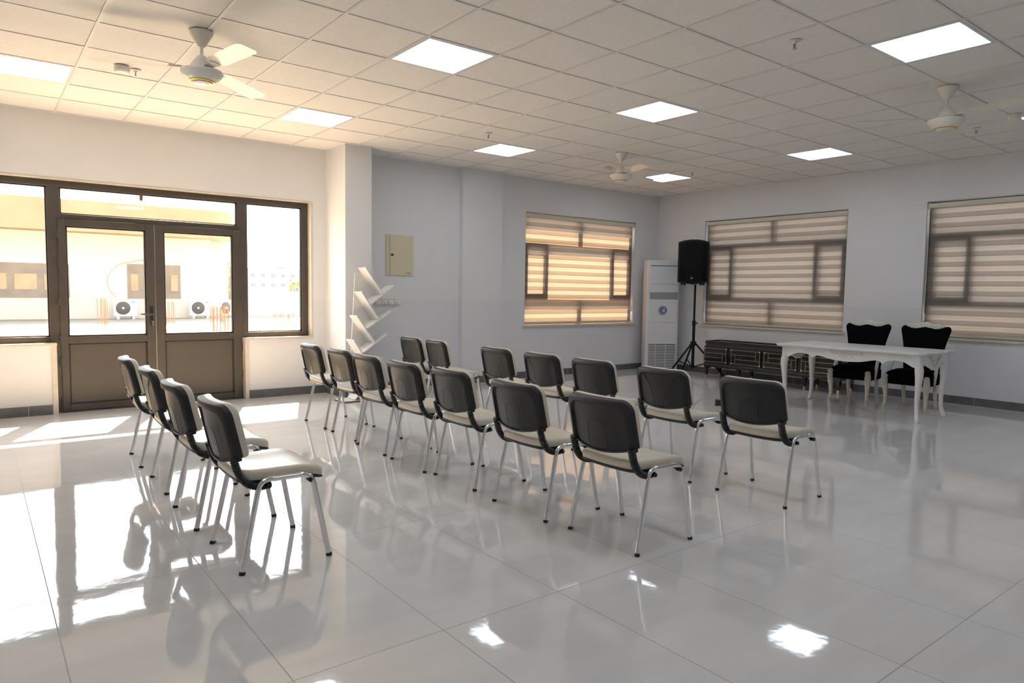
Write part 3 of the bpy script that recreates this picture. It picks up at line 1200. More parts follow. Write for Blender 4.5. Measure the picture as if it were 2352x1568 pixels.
# ------------------------------------------------------------------ electrical box, fan regulators, outlet
t = thing('electrical_box', 'beige metal electrical box on the back wall above the fan regulators', 'electrical box', (2.022, YB, 1.525))
bx('box_frame', (-0.206, 0.206, -0.014, 0, 0, 0.535), M['beige_metal'], t, bevel=0.002)
bx('box_door', (-0.152, 0.165, -0.019, -0.013, 0.003, 0.532), M['beige_metal'], t, bevel=0.002)
b = B()
box(b, -0.1535, -0.1505, -0.0155, -0.013, 0.002, 0.533)
box(b, 0.1635, 0.1665, -0.0155, -0.013, 0.002, 0.533)
obj('door_seam', b, M['dark_gap'], t)
lk = bx('lock', (-0.145, -0.097, -0.024, -0.018, 0.255, 0.288), M['brass'], t, bevel=0.002)
bx('lock_slot', (-0.13, -0.112, -0.0255, -0.0235, 0.263, 0.282), M['dark_gap'], lk)
bg_ = bx('name_badge', (0.095, 0.145, -0.0205, -0.018, 0.022, 0.042), M['brass'], t)
bx('badge_face', (0.101, 0.12, -0.0212, -0.0203, 0.027, 0.037), M['beige_metal'], bg_)

rg = thing('fan_regulator', 'regulator', 'fan regulator', (1.70, YB, 1.14), group='four fan regulators in a row under the electrical box')
bx('housing', (-0.042, 0.042, -0.036, 0, 0, 0.085), M['switch'], rg, bevel=0.004)
b = B()
lathe(b, [(0.019, 0), (0.017, 0.014), (0.006, 0.015)], 20, T(0, -0.036, 0.03) @ Matrix.Rotation(PI / 2, 4, 'X'))
kn = obj('dial', b, M['switch'], rg)
bx('indicator_slot', (-0.018, 0.018, -0.0375, -0.0355, 0.066, 0.07), M['dark_gap'], rg)
tag(rg, 'fan regulator nearest the tree shelf, leftmost of four on the wall')
for k, lb in enumerate(('second fan regulator from the tree shelf in the row of four', 'third fan regulator from the tree shelf in the row of four', 'fan regulator farthest from the tree shelf, rightmost of four')):
    dup(rg, None, (1.70 + 0.092 * (k + 1), YB, 1.14), 0, lb)
b = B()
box(b, -0.04, 0.04, -0.012, 0, 0, 0.08)
t = thing('wall_switch', 'plain white wall switch half hidden behind the tree shelf', 'wall switch', (1.60, YB, 1.14))
obj('plate', b, M['switch'], t, bevel=0.003)
bx('rocker', (-0.02, 0.02, -0.016, -0.011, 0.02, 0.06), M['switch'], t, bevel=0.002)
t = thing('wall_outlet', 'small white wall outlet behind the speaker stand pole', 'outlet', (XR, 3.30, 0.50), -PI / 2)
bx('plate', (-0.045, 0.045, -0.012, 0, 0, 0.13), M['switch'], t, bevel=0.003)
bx('socket_insert', (-0.03, 0.03, -0.015, -0.011, 0.02, 0.11), M['white'], t, bevel=0.002)

# ------------------------------------------------------------------ floor-standing air conditioner in the corner
AW, AD, AH = 0.56, 0.29, 1.90
t = thing('air_conditioner', 'tall white floor-standing air conditioner in the corner between the windows', 'air conditioner', (6.76, 3.55, 0), R(-35))
# local: front faces -y
h = AW / 2
b = B()
prism(b, rrect(h, AD / 2, 0.025, 4), 'z', 0.0, AH, mx=T(0, AD / 2, 0))
obj('cabinet', b, M['ac'], t, bevel=0.004)
bx('outlet_door', (-h + 0.055, h - 0.03, -0.012, 0.02, 1.50, 1.80), M['ac'], t, bevel=0.003)
bx('upper_panel', (-h + 0.05, h - 0.03, -0.010, 0.02, 1.36, 1.495), M['ac'], t, bevel=0.003)
bx('display_strip', (-h + 0.05, h - 0.03, -0.011, 0.02, 1.245, 1.355), M['ac_grey'], t, bevel=0.002)
bx('front_panel', (-h + 0.05, h - 0.03, -0.010, 0.02, 0.855, 1.24), M['ac'], t, bevel=0.003)
bx('middle_panel', (-h + 0.05, h - 0.03, -0.010, 0.02, 0.485, 0.85), M['ac'], t, bevel=0.003)
bx('top_seam', (-h + 0.055, h - 0.03, -0.002, 0.02, 1.80, 1.812), M['dark_gap'], t)
gb = bx('return_grille', (-h + 0.05, h - 0.045, -0.003, 0.02, 0.06, 0.475), M['dark_gap'], t)
b = B()
for k in range(15):
    z = 0.073 + k * 0.0268
    box(b, -h + 0.05, h - 0.045, -0.012, 0.004, z, z + 0.0155)
for x in (-0.115, 0.06):
    box(b, x, x + 0.008, -0.010, 0.0, 0.06, 0.475)
obj('grille_slats', b, M['ac'], gb, bevel=0.002)
bx('plinth', (-h + 0.004, h - 0.004, -0.006, 0.02, 0.0, 0.055), M['ac'], t)
bx('side_label', (-h - 0.001, -h + 0.002, 0.08, 0.11, 1.35, 1.62), M['beige_metal'], t)
b = B()
lathe(b, [(0.075, 0), (0.075, 0.002)], 32)
for o_ in b.verts:
    pass
stk = obj('round_sticker', b, M['dark_ring'], t)
stk.rotation_euler = (PI / 2, 0, 0)
stk.location = (0.0, -0.0105, 1.055)
tag(stk, 'round blue sticker with a white 1')
b = B()
lathe(b, [(0.068, 0.001), (0.068, 0.0028)], 32)
obj('sticker_ring', b, M['sticker_grey'], stk)
b = B()
lathe(b, [(0.053, 0.002), (0.053, 0.0034)], 32)
obj('sticker_face', b, M['blue'], stk)
b = B()
prism(b, [(0.012, -0.032), (0.028, -0.032), (0.028, 0.034), (0.018, 0.034), (0.001, 0.028), (0.001, 0.018), (0.012, 0.021)], 'z', 0.003, 0.0042)
box(b, -0.042, -0.004, 0.003, 0.011, 0.003, 0.0042)
prism(b, [(-0.018, -0.032), (0.001, -0.032), (0.001, -0.006), (-0.006, -0.004), (-0.014, -0.016)], 'z', 0.003, 0.0042)
obj('sticker_figure', b, M['white'], stk)

# ------------------------------------------------------------------ loudspeaker on its tripod stand
PX, PY = 6.90, 3.00
t = thing('speaker_stand', 'black tripod speaker stand before the air conditioner and the sideboard end', 'speaker stand', (PX, PY, 0))
b = B()
sweep(b, [(0, 0, 0.86), (0, 0, 1.494)], 0.0175, n=14, hint=(1, 0, 0))
obj('upper_pole', b, M['speaker'], t)
b = B()
sweep(b, [(0, 0, 0.13), (0, 0, 0.88)], 0.024, n=14, hint=(1, 0, 0))
obj('lower_pole', b, M['speaker'], t)
b = B()
sweep(b, [(0, 0, 0.82), (0, 0, 0.90)], 0.03, n=14, hint=(1, 0, 0))
sweep(b, [(0.02, -0.025, 0.86), (0.035, -0.05, 0.86)], [0.008, 0.014], n=10, hint=(0, 0, 1))
obj('clamp_knob', b, M['speaker'], t)
b = B()
lathe(b, [(0.04, 0.56), (0.05, 0.54), (0.05, 0.50), (0.03, 0.48)], 18)
obj('top_collar', b, M['speaker'], t)
b = B()
lathe(b, [(0.035, 0.16), (0.035, 0.12), (0.02, 0.11)], 18)
obj('bottom_collar', b, M['speaker'], t)
for a in (-66, 57, 174):
    r = 0.57 if a > 100 else 0.50
    c, s = math.cos(R(a)), math.sin(R(a))
    b = B()
    sweep(b, [(0.03 * c, 0.03 * s, 0.53), (r * c, r * s, 0.02)], 0.016, n=10, hint=(-s, c, 0))
    lg = obj('leg', b, M['speaker'], t)
    b = B()
    sweep(b, [(r * c * 0.95, r * s * 0.95, 0.045), (r * c * 1.02, r * s * 1.02, 0.0)], 0.02, n=10, hint=(-s, c, 0))
    obj('rubber_foot', b, M['rubber'], lg)
    b = B()
    sweep(b, [(0.03 * c, 0.03 * s, 0.14), (0.30 * c, 0.30 * s, 0.235)], 0.009, n=8, hint=(-s, c, 0))
    obj('brace', b, M['speaker'], t)

t = thing('loudspeaker', 'black loudspeaker with rounded top mounted on the tripod stand', 'loudspeaker', (PX - 0.03, PY + 0.03, 1.50), R(-52))
# local: front faces -y
hw, hd, hh = 0.245, 0.17, 0.72


def spk_outline(s=1.0, inset=0.0):
    out = []
    w = hw - inset
    n = 14
    for k in range(n + 1):
        u = -1 + 2 * k / n
        out.append((w * u, inset + 0.03 * abs(u) ** 2.2 - 0.0))
    for k in range(n + 1):
        u = 1 - 2 * k / n
        out.append((w * u, hh - inset - 0.045 * abs(u) ** 2.2))
    return out


b = B()
o0 = spk_outline(1, 0.03)
loft(b, [[(x * 0.75, hd, z) for x, z in spk_outline(1, 0.05)], [(x * 0.8, hd - 0.02, z) for x, z in spk_outline(1, 0.02)],
         [(x, -hd + 0.09, z) for x, z in spk_outline(1, 0.0)], [(x, -hd + 0.012, z) for x, z in spk_outline(1, 0.0)], [(x, -hd, z) for x, z in spk_outline(1, 0.012)]])
obj('enclosure', b, M['speaker'], t)
b = B()
loft(b, [[(x, -hd + 0.002, z) for x, z in spk_outline(1, 0.03)], [(x, -hd - 0.007, z) for x, z in spk_outline(1, 0.034)], [(x * 0.6, -hd - 0.012, 0.5 * (z + 0.36)) for x, z in spk_outline(1, 0.04)]])
obj('grille', b, M['grille_black'], t, smooth=60)
b = B()
prism(b, [(-0.02, 0.0), (0.018, 0.0), (0.004, 0.03), (0.0, 0.018), (-0.006, 0.024)], 'y', -hd - 0.0135, -hd - 0.009, mx=T(-0.02, 0, 0.085))
tag(obj('emblem', b, M['sticker_grey'], t), 'small pale triangular emblem')
for x, y in ((-0.17, -0.1), (0.17, -0.1), (0.13, 0.06), (-0.13, 0.06)):
    b = B()
    lathe(b, [(0.022, 0.035), (0.018, -0.018)], 12, T(x, y, 0))
    obj('rubber_foot', b, M['rubber'], t)
b = B()
lathe(b, [(0.04, 0.03), (0.03, -0.005)], 16)
obj('pole_socket', b, M['speaker'], t)

# ------------------------------------------------------------------ black sideboard with gold lines
CX_, CY0, CY1 = 6.74, 0.43, 2.66
t = thing('sideboard', 'long low black sideboard with gold line doors along the right wall', 'sideboard', (CX_, (CY0 + CY1) / 2, 0))
hl = (CY1 - CY0) / 2
dp = 0.42
ZB, ZT = 0.245, 0.515
bx('body', (0.0, dp, -hl, hl, ZB, ZT), M['black_gloss'], t, bevel=0.004)
b = B()
box(b, 0.012, dp - 0.01, -hl + 0.02, hl - 0.02, ZT, 0.560)
box(b, 0.0, dp, -hl + 0.005, hl - 0.005, ZB - 0.03, ZB)
obj('veneer_band', b, M['walnut'], t)
b = B()
ol = dense(rrect(dp / 2 + 0.012, hl + 0.012, 0.07, 6), 10)
rows = [[(x + dp / 2, y, 0.560) for x, y in ol], [(x + dp / 2, y, 0.600) for x, y in ol], [((x) * 0.93 + dp / 2, y * 0.988, 0.600) for x, y in ol], [((x) * 0.93 + dp / 2, y * 0.988, 0.580) for x, y in ol]]
loft(b, rows)
obj('tray_top', b, M['black_gloss'], t, bevel=0.003)
bx('top_board', (0.03, dp - 0.03, -hl + 0.03, hl - 0.03, 0.579, 0.5815), M['walnut'], t)
bx('lower_rail', (0.0, dp, -hl, hl, 0.185, 0.218), M['black_gloss'], t, bevel=0.004)
doors = [(2.655, 2.215), (2.165, 1.635), (1.60, 1.055), (1.015, 0.45)]
for k, (ya, yb) in enumerate(doors):
    ya, yb = ya - (CY0 + CY1) / 2, yb - (CY0 + CY1) / 2
    d = bx('door', (-0.014, 0.002, yb, ya, ZB + 0.01, ZT - 0.006), M['black_gloss'], t, bevel=0.003)
    m_ = 0.022
    z0, z1 = ZB + 0.03, ZT - 0.03
    y0, y1 = yb + m_, ya - m_
    q = 0.0028
    L_ = []

    def hline(z, a, c):
        box(L_b, -0.0175, -0.0135, a, c, z - q, z + q)

    def vline(y, a, c):
        box(L_b, -0.0175, -0.0135, y - q, y + q, a, c)
    L_b = B()
    hz = (z1 - z0) / 3
    hline(z0, y0, y1)
    hline(z1, y0, y1)
    vline(y0, z0, z1)
    vline(y1, z0, z1)
    ww = 0.065
    f = (lambda y: y) if k in (1, 2) else (lambda y: y0 + y1 - y)
    if k == 1:
        hline(z0 + 2 * hz, y0 + ww, y1)
        vline(y0 + ww, z0 + hz, z1)
        hline(z0 + hz, y0, y1 - ww)
        vline(y1 - ww, z0, z0 + 2 * hz)
    elif k == 2:
        vline(y1 - ww, z0 + hz, z1)
        hline(z0 + hz, y0 + ww, y1)
        vline(y0 + ww, z0, z0 + 2 * hz)
        hline(z0 + 2 * hz, y0, y1 - ww)
    elif k == 0:
        hline(z0 + 2 * hz, y0, y1)
        hline(z0 + hz, y0 + ww, y1)
        vline(y0 + ww, z0, z0 + 2 * hz)
    else:
        hline(z0 + 2 * hz, y0, y1)
        vline(y1 - ww, z0, z0 + 2 * hz)
        hline(z0 + hz, y0, y1 - ww)
    tag(obj('gold_inlay', L_b, M['gold'], d), 'thin gold lines on the door')
    L_b = B()
    for yy, zz in ((y0, z0), (y0, z1), (y1, z0), (y1, z1)):
        box(L_b, -0.0185, -0.0135, yy - 0.008, yy + 0.008, zz - 0.008, zz + 0.008)
    obj('corner_stud', L_b, M['white_lacquer'], d)
for x in (0.035, dp - 0.035):
    for y in (2.63, 2.04, 0.96, 0.47):
        yl = y - (CY0 + CY1) / 2
        b = B()
        loft(b, [[(x + a * 0.03, yl + c * 0.03, 0.19) for a, c in ((-1, -1), (1, -1), (1, 1), (-1, 1))],
                 [(x + a * 0.013, yl + c * 0.013, 0.05) for a, c in ((-1, -1), (1, -1), (1, 1), (-1, 1))]])
        if y in (2.63, 0.47):
            s = 1 if y < 1 else -1
            prism(b, [(yl, 0.19), (yl + s * 0.13, 0.19), (yl + s * 0.06, 0.165), (yl, 0.12)] if s > 0 else [(yl, 0.19), (yl, 0.12), (yl + s * 0.06, 0.165), (yl + s * 0.13, 0.19)], 'x', x - 0.012, x + 0.012)
        lg = obj('leg', b, M['black_gloss'], t)
        b = B()
        loft(b, [[(x + a * 0.0138, yl + c * 0.0138, 0.055) for a, c in ((-1, -1), (1, -1), (1, 1), (-1, 1))],
                 [(x + a * 0.010, yl + c * 0.010, 0.0) for a, c in ((-1, -1), (1, -1), (1, 1), (-1, 1))]])
        tag(obj('gold_ferrule', b, M['gold'], lg), 'gold leg tip')

# ------------------------------------------------------------------ carved white table
TX, TY = 5.74, -0.30
t = thing('carved_table', 'white carved table with cabriole legs in front of the two black chairs', 'table', (TX, TY, 0), R(0.5))
TL, TWd = 0.86, 0.46      # half length (y), half width (x)


def top_outline(g=0.0):
    L0, W0 = TL + g, TWd + g
    q = [(W0 - 0.02, 0.0), (W0 - 0.02, L0 - 0.20), (W0 - 0.035, L0 - 0.15), (W0 - 0.005, L0 - 0.09), (W0 + 0.0, L0 - 0.06), (W0 - 0.03, L0 - 0.025),
         (W0 - 0.065, L0 - 0.005), (W0 - 0.12, L0 - 0.02), (W0 - 0.17, L0 - 0.045), (W0 - 0.23, L0 - 0.015), (0.08, L0), (0.0, L0)]
    out = q[:]
    out += [(-x, y) for x, y in reversed(q[1:-1])]
    out += [(-x, -y) for x, y in q[:-1]][0:]
    out += [(x, -y) for x, y in reversed(q[1:])]
    # remove near duplicates
    res = []
    for p in out:
        if not res or math.hypot(p[0] - res[-1][0], p[1] - res[-1][1]) > 1e-4:
            res.append(p)
    return res


b = B()
loft(b, [[(x, y, 0.714) for x, y in top_outline(-0.03)], [(x, y, 0.720) for x, y in top_outline(-0.012)], [(x, y, 0.728) for x, y in top_outline(-0.004)],
         [(x, y, 0.742) for x, y in top_outline(0)], [(x, y, 0.748) for x, y in top_outline(-0.004)], [(x, y, 0.750) for x, y in top_outline(-0.02)]])
obj('tabletop', b, M['white_lacquer'], t, smooth=50)
LX, LY = 0.325, 0.765      # leg posts


def curve_apron(half, side):
    """outline (a,z) of an apron board: flat top, scalloped bottom"""
    pts = [(-half, 0.716), (half, 0.716)]
    if side == 'long':
        prof = [(1.0, 0.585), (0.93, 0.590), (0.80, 0.640), (0.66, 0.645), (0.57, 0.625), (0.52, 0.600), (0.47, 0.630), (0.38, 0.625), (0.2, 0.597), (0.0, 0.588)]
    else:
        prof = [(1.0, 0.60), (0.85, 0.625), (0.7, 0.60), (0.55, 0.625), (0.45, 0.585), (0.3, 0.575), (0.15, 0.550), (0.0, 0.545)]
    right = [(half * u, z) for u, z in prof]
    sm_ = smooth_path([(x, z, 0) for x, z in right], 4)
    right = [(p.x, p.y) for p in sm_]
    return pts + right + [(-x, z) for x, z in reversed(right[:-1])]


def swirl(b, pts, r, axis_pt):
    sweep(b, [axis_pt(u, v) for u, v in pts], r, n=6, hint=(0.3, 0.2, 1))


def spiral(cx, cz, r0, turns, dirn, a0):
    out = []
    for k in range(18):
        f = k / 17
        a = a0 + dirn * turns * 2 * PI * f
        rr = r0 * (1 - 0.8 * f)
        out.append((cx + rr * math.cos(a), cz + rr * math.sin(a)))
    return out


for s, nm in ((-1, 'front_apron'), (1, 'back_apron')):
    b = B()
    x = s * LX
    prism(b, curve_apron(LY, 'long'), 'x', x - 0.012 + s * 0.02, x + 0.012 + s * 0.02)
    ap = obj(nm, b, M['white_lacquer'], t, bevel=0.002)
    b = B()
    xs = x + s * 0.033
    for e in (-1, 1):
        for sp_ in (spiral(e * 0.17, 0.690, 0.020, 1.2, e, PI / 2), spiral(e * 0.115, 0.685, 0.017, 1.1, -e, -PI / 2), spiral(e * 0.065, 0.652, 0.022, 1.2, e, PI / 2)):
            swirl(b, sp_, 0.0035, lambda u, v: (xs, u, v))
        swirl(b, [(e * 0.19, 0.694), (e * 0.14, 0.672), (e * 0.09, 0.672), (e * 0.04, 0.690), (0, 0.694)], 0.004, lambda u, v: (xs, u, v))
        swirl(b, [(e * 0.085, 0.640), (e * 0.05, 0.626), (e * 0.02, 0.628)], 0.004, lambda u, v: (xs, u, v))
    swirl(b, spiral(0.0, 0.638, 0.026, 1.0, 1, -PI / 2), 0.004, lambda u, v: (xs, u, v))
    for k in range(-2, 3):
        swirl(b, [(k * 0.012, 0.662), (k * 0.022, 0.694)], [0.003, 0.005], lambda u, v: (xs, u, v))
    tag(obj('carved_ornament', b, M['ivory'], ap), 'carved scroll ornament')
for s in (-1, 1):
    b = B()
    y = s * LY
    prism(b, curve_apron(LX, 'short'), 'y', y - 0.012 + s * 0.02, y + 0.012 + s * 0.02)
    ap = obj('end_apron', b, M['white_lacquer'], t, bevel=0.002)
    b = B()
    ys = y + s * 0.034
    for e in (-1, 1):
        for sp_ in (spiral(e * 0.13, 0.690, 0.018, 1.2, e, PI / 2), spiral(e * 0.075, 0.66, 0.022, 1.2, -e, -PI / 2), spiral(e * 0.04, 0.60, 0.02, 1.2, e, PI / 2)):
            swirl(b, sp_, 0.005, lambda u, v: (u, ys, v))
        swirl(b, [(e * 0.16, 0.69), (e * 0.11, 0.655), (e * 0.06, 0.62), (0, 0.575)], 0.006, lambda u, v: (u, ys, v))
    tag(obj('carved_ornament', b, M['ivory'], ap), 'carved scroll ornament')
for sx in (-1, 1):
    for sy in (-1, 1):
        b = B()
        P = [(0.0, 0.714, 0.036), (0.0, 0.60, 0.037), (0.006, 0.555, 0.040), (0.010, 0.50, 0.037), (0.006, 0.42, 0.031), (0.0, 0.32, 0.026), (-0.005, 0.22, 0.022), (-0.003, 0.13, 0.020), (0.006, 0.07, 0.022), (0.018, 0.035, 0.026), (0.021, 0.012, 0.025), (0.019, 0.0, 0.021)]
        path = [(sx * (LX + o_ * 1.0), sy * (LY + o_ * 1.0), z) for o_, z, r in P]
        sweep(b, path, [r for *_, r in P], [r for *_, r in P], 14, hint=(1, 0, 0), square=True)
        obj('leg', b, M['white_lacquer'], t, smooth=60)


# ------------------------------------------------------------------ black velvet chairs with carved white frames
def make_royal(label):
    t = thing('carved_chair', label, 'chair', group='two black velvet chairs behind the white table')
    # local: front faces -x, width along y
    b = B()
    base = dense(rrect(0.235, 0.255, (0.08, 0.08, 0.07, 0.07), 5), 0.04)
    base = [(x, y * (1 - 0.10 * (x + 0.235) / 0.47)) for x, y in base]

    def ring(s, z, k=0.0):
        return [(x * s, y * s, z - k * ((x / 0.235) ** 2)) for x, y in base]
    loft(b, [ring(0.97, 0.305), ring(1.0, 0.315), ring(1.0, 0.395), ring(0.985, 0.43, 0.01), ring(0.92, 0.455, 0.02), ring(0.75, 0.474, 0.02), ring(0.4, 0.485, 0.01)])
    obj('seat', b, M['velvet'], t, smooth=60)
    # flared backrest, scalloped head
    half = [(0.0, 0.36), (0.19, 0.36), (0.20, 0.45), (0.208, 0.55), (0.218, 0.66), (0.232, 0.76), (0.252, 0.85), (0.272, 0.925), (0.274, 0.955), (0.262, 0.978), (0.24, 0.990), (0.205, 0.985), (0.165, 0.968), (0.11, 0.962), (0.055, 0.975), (0.0, 0.985)]
    ol = half + [(-y, z) for y, z in reversed(half[1:-1])]

    def bl(s, d):
        return [(0.185 + d + 0.17 * (z - 0.36) ** 1.2, y * s, 0.68 + (z - 0.68) * s) for y, z in ol]
    b = B()
    loft(b, [bl(0.5, -0.012), bl(0.86, -0.006), bl(0.96, 0.004), bl(1.0, 0.022), bl(1.0, 0.045), bl(0.96, 0.055)])
    obj('backrest', b, M['velvet'], t, smooth=60)
    # carved crest
    crest = [(-0.215, 0.985), (-0.20, 1.005), (-0.165, 1.012), (-0.135, 1.022), (-0.10, 1.012), (-0.065, 1.018), (-0.04, 1.034), (0, 1.040), (0.04, 1.034), (0.065, 1.018), (0.10, 1.012), (0.135, 1.022), (0.165, 1.012), (0.20, 1.005), (0.215, 0.985),
             (0.165, 0.962), (0.11, 0.954), (0.055, 0.968), (0.0, 0.978), (-0.055, 0.968), (-0.11, 0.954), (-0.165, 0.962)]
    b = B()
    prism(b, crest, 'x', 0.285, 0.325)
    cr = obj('crest_rail', b, M['ivory'], t, bevel=0.006)
    b = B()
    for e in (-1, 1):
        for sp_ in (spiral(e * 0.165, 0.990, 0.017, 1.2, e, PI / 2), spiral(e * 0.11, 0.988, 0.019, 1.3, -e, -PI / 2), spiral(e * 0.055, 1.0, 0.013, 1.1, e, PI / 2)):
            sweep(b, [(0.284, u, v) for u, v in sp_], 0.004, n=6, hint=(1, 0, 0.2))
        sweep(b, [(0.284, e * 0.21, 0.985), (0.283, e * 0.15, 0.972), (0.283, e * 0.09, 0.966), (0.283, e * 0.03, 0.978)], 0.004, n=6, hint=(1, 0, 0.2))
    obj('carving', b, M['ivory'], cr)
    # front cabriole legs with scroll feet
    for s in (-1, 1):
        b = B()
        P = [(0.0, 0.42, 0.020), (-0.006, 0.38, 0.030), (-0.012, 0.33, 0.034), (-0.008, 0.27, 0.031), (0.0, 0.20, 0.025), (0.006, 0.13, 0.020), (0.0, 0.075, 0.018), (-0.014, 0.04, 0.018), (-0.022, 0.015, 0.019), (-0.02, 0.0, 0.016)]
        sweep(b, [(-0.215 + o_, s * (0.222 - o_ * 0.4), z) for o_, z, r in P], [r for *_, r in P], [r * 0.95 for *_, r in P], 12, hint=(0, 1, 0), square=True)
        lg = obj('leg', b, M['ivory'], t, smooth=60)
        b = B()
        sweep(b, [(-0.247 + u, s * 0.228, v) for u, v in spiral(0.0, 0.038, 0.02, 1.3, 1, -PI / 2)], 0.009, n=6, hint=(0, 1, 0))
        for sp_ in (spiral(0.0, 0.35, 0.022, 1.3, s, PI / 2), spiral(0.0, 0.30, 0.016, 1.2, -s, -PI / 2)):
            sweep(b, [(-0.262, s * 0.226 + u, v) for u, v in sp_], 0.0045, n=6, hint=(1, 0, 0))
        for k in range(-3, 4):
            sweep(b, [(-0.25, s * 0.226 + k * 0.005, 0.375), (-0.235, s * 0.226 + k * 0.012, 0.425 - abs(k) * 0.006)], [0.006, 0.002], n=6, hint=(1, 0, 0))
        obj('leg_carving', b, M['ivory'], lg)
        # rear legs sweep backwards
        b = B()
        Q = [(0.19, 0.40, 0.022), (0.195, 0.28, 0.022), (0.205, 0.16, 0.021), (0.235, 0.06, 0.018), (0.262, 0.0, 0.016)]
        sweep(b, [(x, s * 0.175, z) for x, z, r in Q], [r for *_, r in Q], [r for *_, r in Q], 10, hint=(0, 1, 0), square=True)
        obj('leg', b, M['ivory'], t, smooth=60)
        # curved side strut between seat and back
        b = B()
        pth = smooth_path([(-0.06, s * 0.243, 0.315), (-0.05, s * 0.252, 0.42), (0.0, s * 0.25, 0.54), (0.10, s * 0.236, 0.62), (0.195, s * 0.21, 0.65)], 5)
        sweep(b, pth, 0.014, 0.02, 10, hint=(0, 1, 0))
        obj('side_strut', b, M['ivory'], t, smooth=60)
    return t


rc = make_royal('black velvet carved chair behind the middle of the white table')
rc.location = (6.33, 0.025, 0)
rc.rotation_euler.z = R(4)
dup(rc, None, (6.345, -0.645, 0), R(2), 'black velvet carved chair behind the right end of the white table')

# small dark thing on the floor beside the nearest chair of the right row
t = thing('plug_box', 'small dark box on the floor beyond the nearest right row chair', 'plug box', (4.56, 0.80, 0), R(-50))
bx('case', (-0.05, 0.05, -0.04, 0.04, 0, 0.075), M['dark_box'], t, bevel=0.006)
bx('front_plate', (-0.04, 0.04, -0.044, -0.038, 0.008, 0.066), M['rubber'], t, bevel=0.003)

# ------------------------------------------------------------------ outside: terrace, neighbour building, units, rebar, city
b = B()
box(b, -40, 60, YD + TW + 0.0, 31.5, -0.3, -0.03)
struct('ground_terrace', b, M['terrace'], smooth=0)
t = thing('neighbour_building', 'cream building with ochre roof edge across the terrace', 'building', (0, 29, 0))
b = B()
box(b, -26, 6.05, 0, 6, -0.03, 3.7)
box(b, 6.05, 7.0, 0.9, 6, -0.03, 3.7)
obj('wall', b, M['render'], t, smooth=0)
b = B()
ol = [(-26, 8), (-26, -1.1), (5.9, -1.1), (6.5, -0.95), (6.95, -0.55), (7.15, 0.0), (7.2, 8)]
prism(b, ol, 'z', 3.45, 4.66)
tag(obj('roof_fascia', b, M['fascia'], t), 'ochre roof edge')
bx('fascia_line', (-26, 5.9, -1.115, -1.09, 3.45, 3.52), M['bld_pane'], t)
for x0, x1, z0, z1, n in ((-5.2, 0.60, 0.83, 2.18, 6), (2.68, 4.75, 0.82, 2.27, 4)):
    wf = bx('window', (x0, x1, -0.04, 0.05, z0, z1), M['bld_window'], t)
    wd = (x1 - x0) / n
    for k in range(n):
        bx('pane', (x0 + wd * k + 0.12, x0 + wd * (k + 1) - 0.12, -0.055, -0.03, z0 + 0.32, z1 - 0.42), M['bld_pane'], wf)
b = B()
pth = smooth_path([(3.5, -0.05, 2.5), (3.0, -0.05, 2.4), (2.35, -0.05, 2.2), (1.95, -0.05, 1.7), (2.0, -0.05, 1.2), (2.25, -0.05, 0.85)], 5)
sweep(b, pth, 0.009, n=6)
obj('cable', b, M['fascia'], t)
bx('bird_box', (3.35, 3.75, -0.2, 0, 2.36, 2.46), M['bark'], t)


def outdoor_unit(x, y, rz, label):
    t = thing('outdoor_unit', label, 'outdoor unit', (x, y, -0.03), rz, 'white outdoor air conditioner units by the cream building')
    bx('casing', (-0.42, 0.42, 0, 0.34, 0.11, 0.80), M['outdoor_white'], t, bevel=0.02)
    b = B()
    lathe(b, [(0.27, 0), (0.27, 0.02), (0.24, 0.03)], 30, T(-0.10, 0.005, 0.455) @ Matrix.Rotation(PI / 2, 4, 'X'))
    g = obj('fan_grille', b, M['outdoor_grille'], t)
    b = B()
    lathe(b, [(0.045, 0), (0.045, 0.04)], 14, T(-0.10, 0.0, 0.455) @ Matrix.Rotation(PI / 2, 4, 'X'))
    obj('grille_hub', b, M['outdoor_white'], g)
    bx('badge', (0.20, 0.34, -0.006, 0.005, 0.66, 0.74), M['sky_blue'], t)
    for sx in (-1, 1):
        bx('foot', (sx * 0.28 - 0.04, sx * 0.28 + 0.04, 0.0, 0.34, 0.0, 0.11), M['outdoor_white'], t)
    return t


outdoor_unit(2.49, 28.3, 0, 'white outdoor unit seen through the left door pane')
outdoor_unit(5.40, 28.3, 0, 'white outdoor unit seen through the right door pane below the far window')
outdoor_unit(6.55, 28.35, R(30), 'white outdoor unit partly behind the rusty rods, right of the other two')


def rebar(px, py, n, spread, h0, label, rnd):
    t = thing('rebar_bundle', label, 'reinforcing bars', (px, py, -0.03), group='rusty starter bars standing in the terrace')
    rr = random.Random(rnd)
    for k in range(n):
        x = (k / max(1, n - 1) - 0.5) * spread + rr.uniform(-0.03, 0.03)
        y = rr.uniform(-0.12, 0.12)
        hh_ = h0 * rr.uniform(0.88, 1.05)
        b = B()
        lean = rr.uniform(-0.03, 0.03)
        sweep(b, [(x, y, 0), (x + lean * 0.4, y, hh_ * 0.5), (x + lean, y + lean, hh_)], 0.0095, n=6, hint=(0, 1, 0))
        obj('bar', b, M['rust'], t)
    return t


rebar(0.95, 22.6, 7, 0.27, 0.93, 'rusty bars left of the outdoor unit in the left door pane', 1)
rebar(3.12, 23.2, 6, 0.27, 0.85, 'rusty bars just right of the door handle', 2)
rebar(3.36, 17.7, 22, 0.50, 0.78, 'dense thicket of rusty bars in the right door pane', 3)
rebar(5.42, 18.1, 10, 0.60, 0.56, 'row of rusty bars seen through the right side pane', 4)

b = B()
box(b, 7.2, 40, 29.6, 29.8, -0.03, 1.19)
struct('wall_parapet', b, M['render'], smooth=0)

rt_ = random.Random(9)


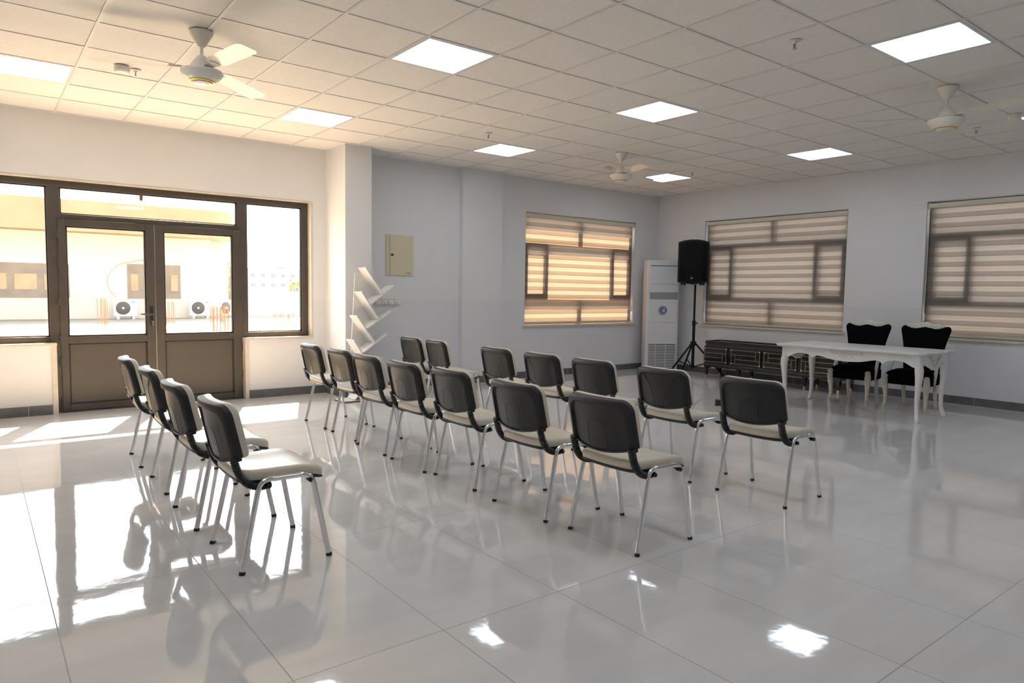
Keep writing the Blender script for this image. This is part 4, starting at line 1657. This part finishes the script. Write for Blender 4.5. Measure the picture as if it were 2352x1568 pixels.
def tree(x, y, h_, w_, label):
    t = thing('tree', label, 'tree', (x, y, -3))
    b = B()
    sweep(b, [(0, 0, 0), (0.05, 0, 3 + h_ * 0.6)], [0.12, 0.05], n=8, hint=(0, 1, 0))
    obj('trunk', b, M['bark'], t)
    b = B()
    for k in range(260):
        a, e, rr = rt_.uniform(0, 2 * PI), rt_.uniform(-1, 1), rt_.uniform(0.25, 1) ** 0.5
        c = Vector((w_ * rr * math.cos(a) * math.sqrt(1 - e * e * 0.8), w_ * rr * math.sin(a) * math.sqrt(1 - e * e * 0.8), 3 + h_ * (0.5 + 0.48 * e * rr)))
        s_ = rt_.uniform(0.08, 0.2) * w_
        nrm = Vector((rt_.uniform(-1, 1), rt_.uniform(-1, 1), rt_.uniform(-1, 1))).normalized()
        u_ = nrm.orthogonal().normalized() * s_
        v_ = nrm.cross(u_).normalized() * s_ * 0.6
        vs = [b.verts.new(c + u_ * i + v_ * j) for i, j in ((-1, -0.3), (0, -1), (1, 0.1), (0.1, 1))]
        b.faces.new(vs)
    obj('foliage', b, M['leaf'], t, smooth=0)
    return t


tree(9.9, 40, 3.3, 1.0, 'pale tree beyond the parapet at the end of the cream building')
tree(21.6, 60, 2.3, 0.9, 'clipped yellow-green tree before the white far block')
tree(24.3, 60, 2.4, 0.9, 'yellow-green tree right of the clipped one before the far block')

for nm, x0, x1, y, z1, lb, nwx, nwz in (
        ('apartment_block', 35.5, 48, 120, 4.9, 'white far apartment block with rows of small windows', 7, 4),
        ('apartment_block', 23.5, 29.5, 118, 5.6, 'hazy far block at the left of the right side pane', 3, 3),
        ('apartment_block', 29.8, 35.2, 126, 4.6, 'low hazy far block between the two taller far blocks', 3, 2)):
    t = thing(nm, lb, 'building', (x0, y, -6))
    bx('wall', (0, x1 - x0, 0, 8, 0, 6 + z1), M['far_block'], t)
    bx('roof_tank', ((x1 - x0) * 0.45, (x1 - x0) * 0.45 + 2, 2, 4, 6 + z1, 6.9 + z1), M['far_window'], t)
    for i in range(nwx):
        for k in range(nwz):
            px_ = (i + 0.5) * (x1 - x0) / nwx
            pz_ = 6 + z1 - 1.2 - k * 1.7
            bx('window', (px_ - 0.35, px_ + 0.35, -0.05, 0.05, pz_ - 0.4, pz_ + 0.2), M['far_window'], t)
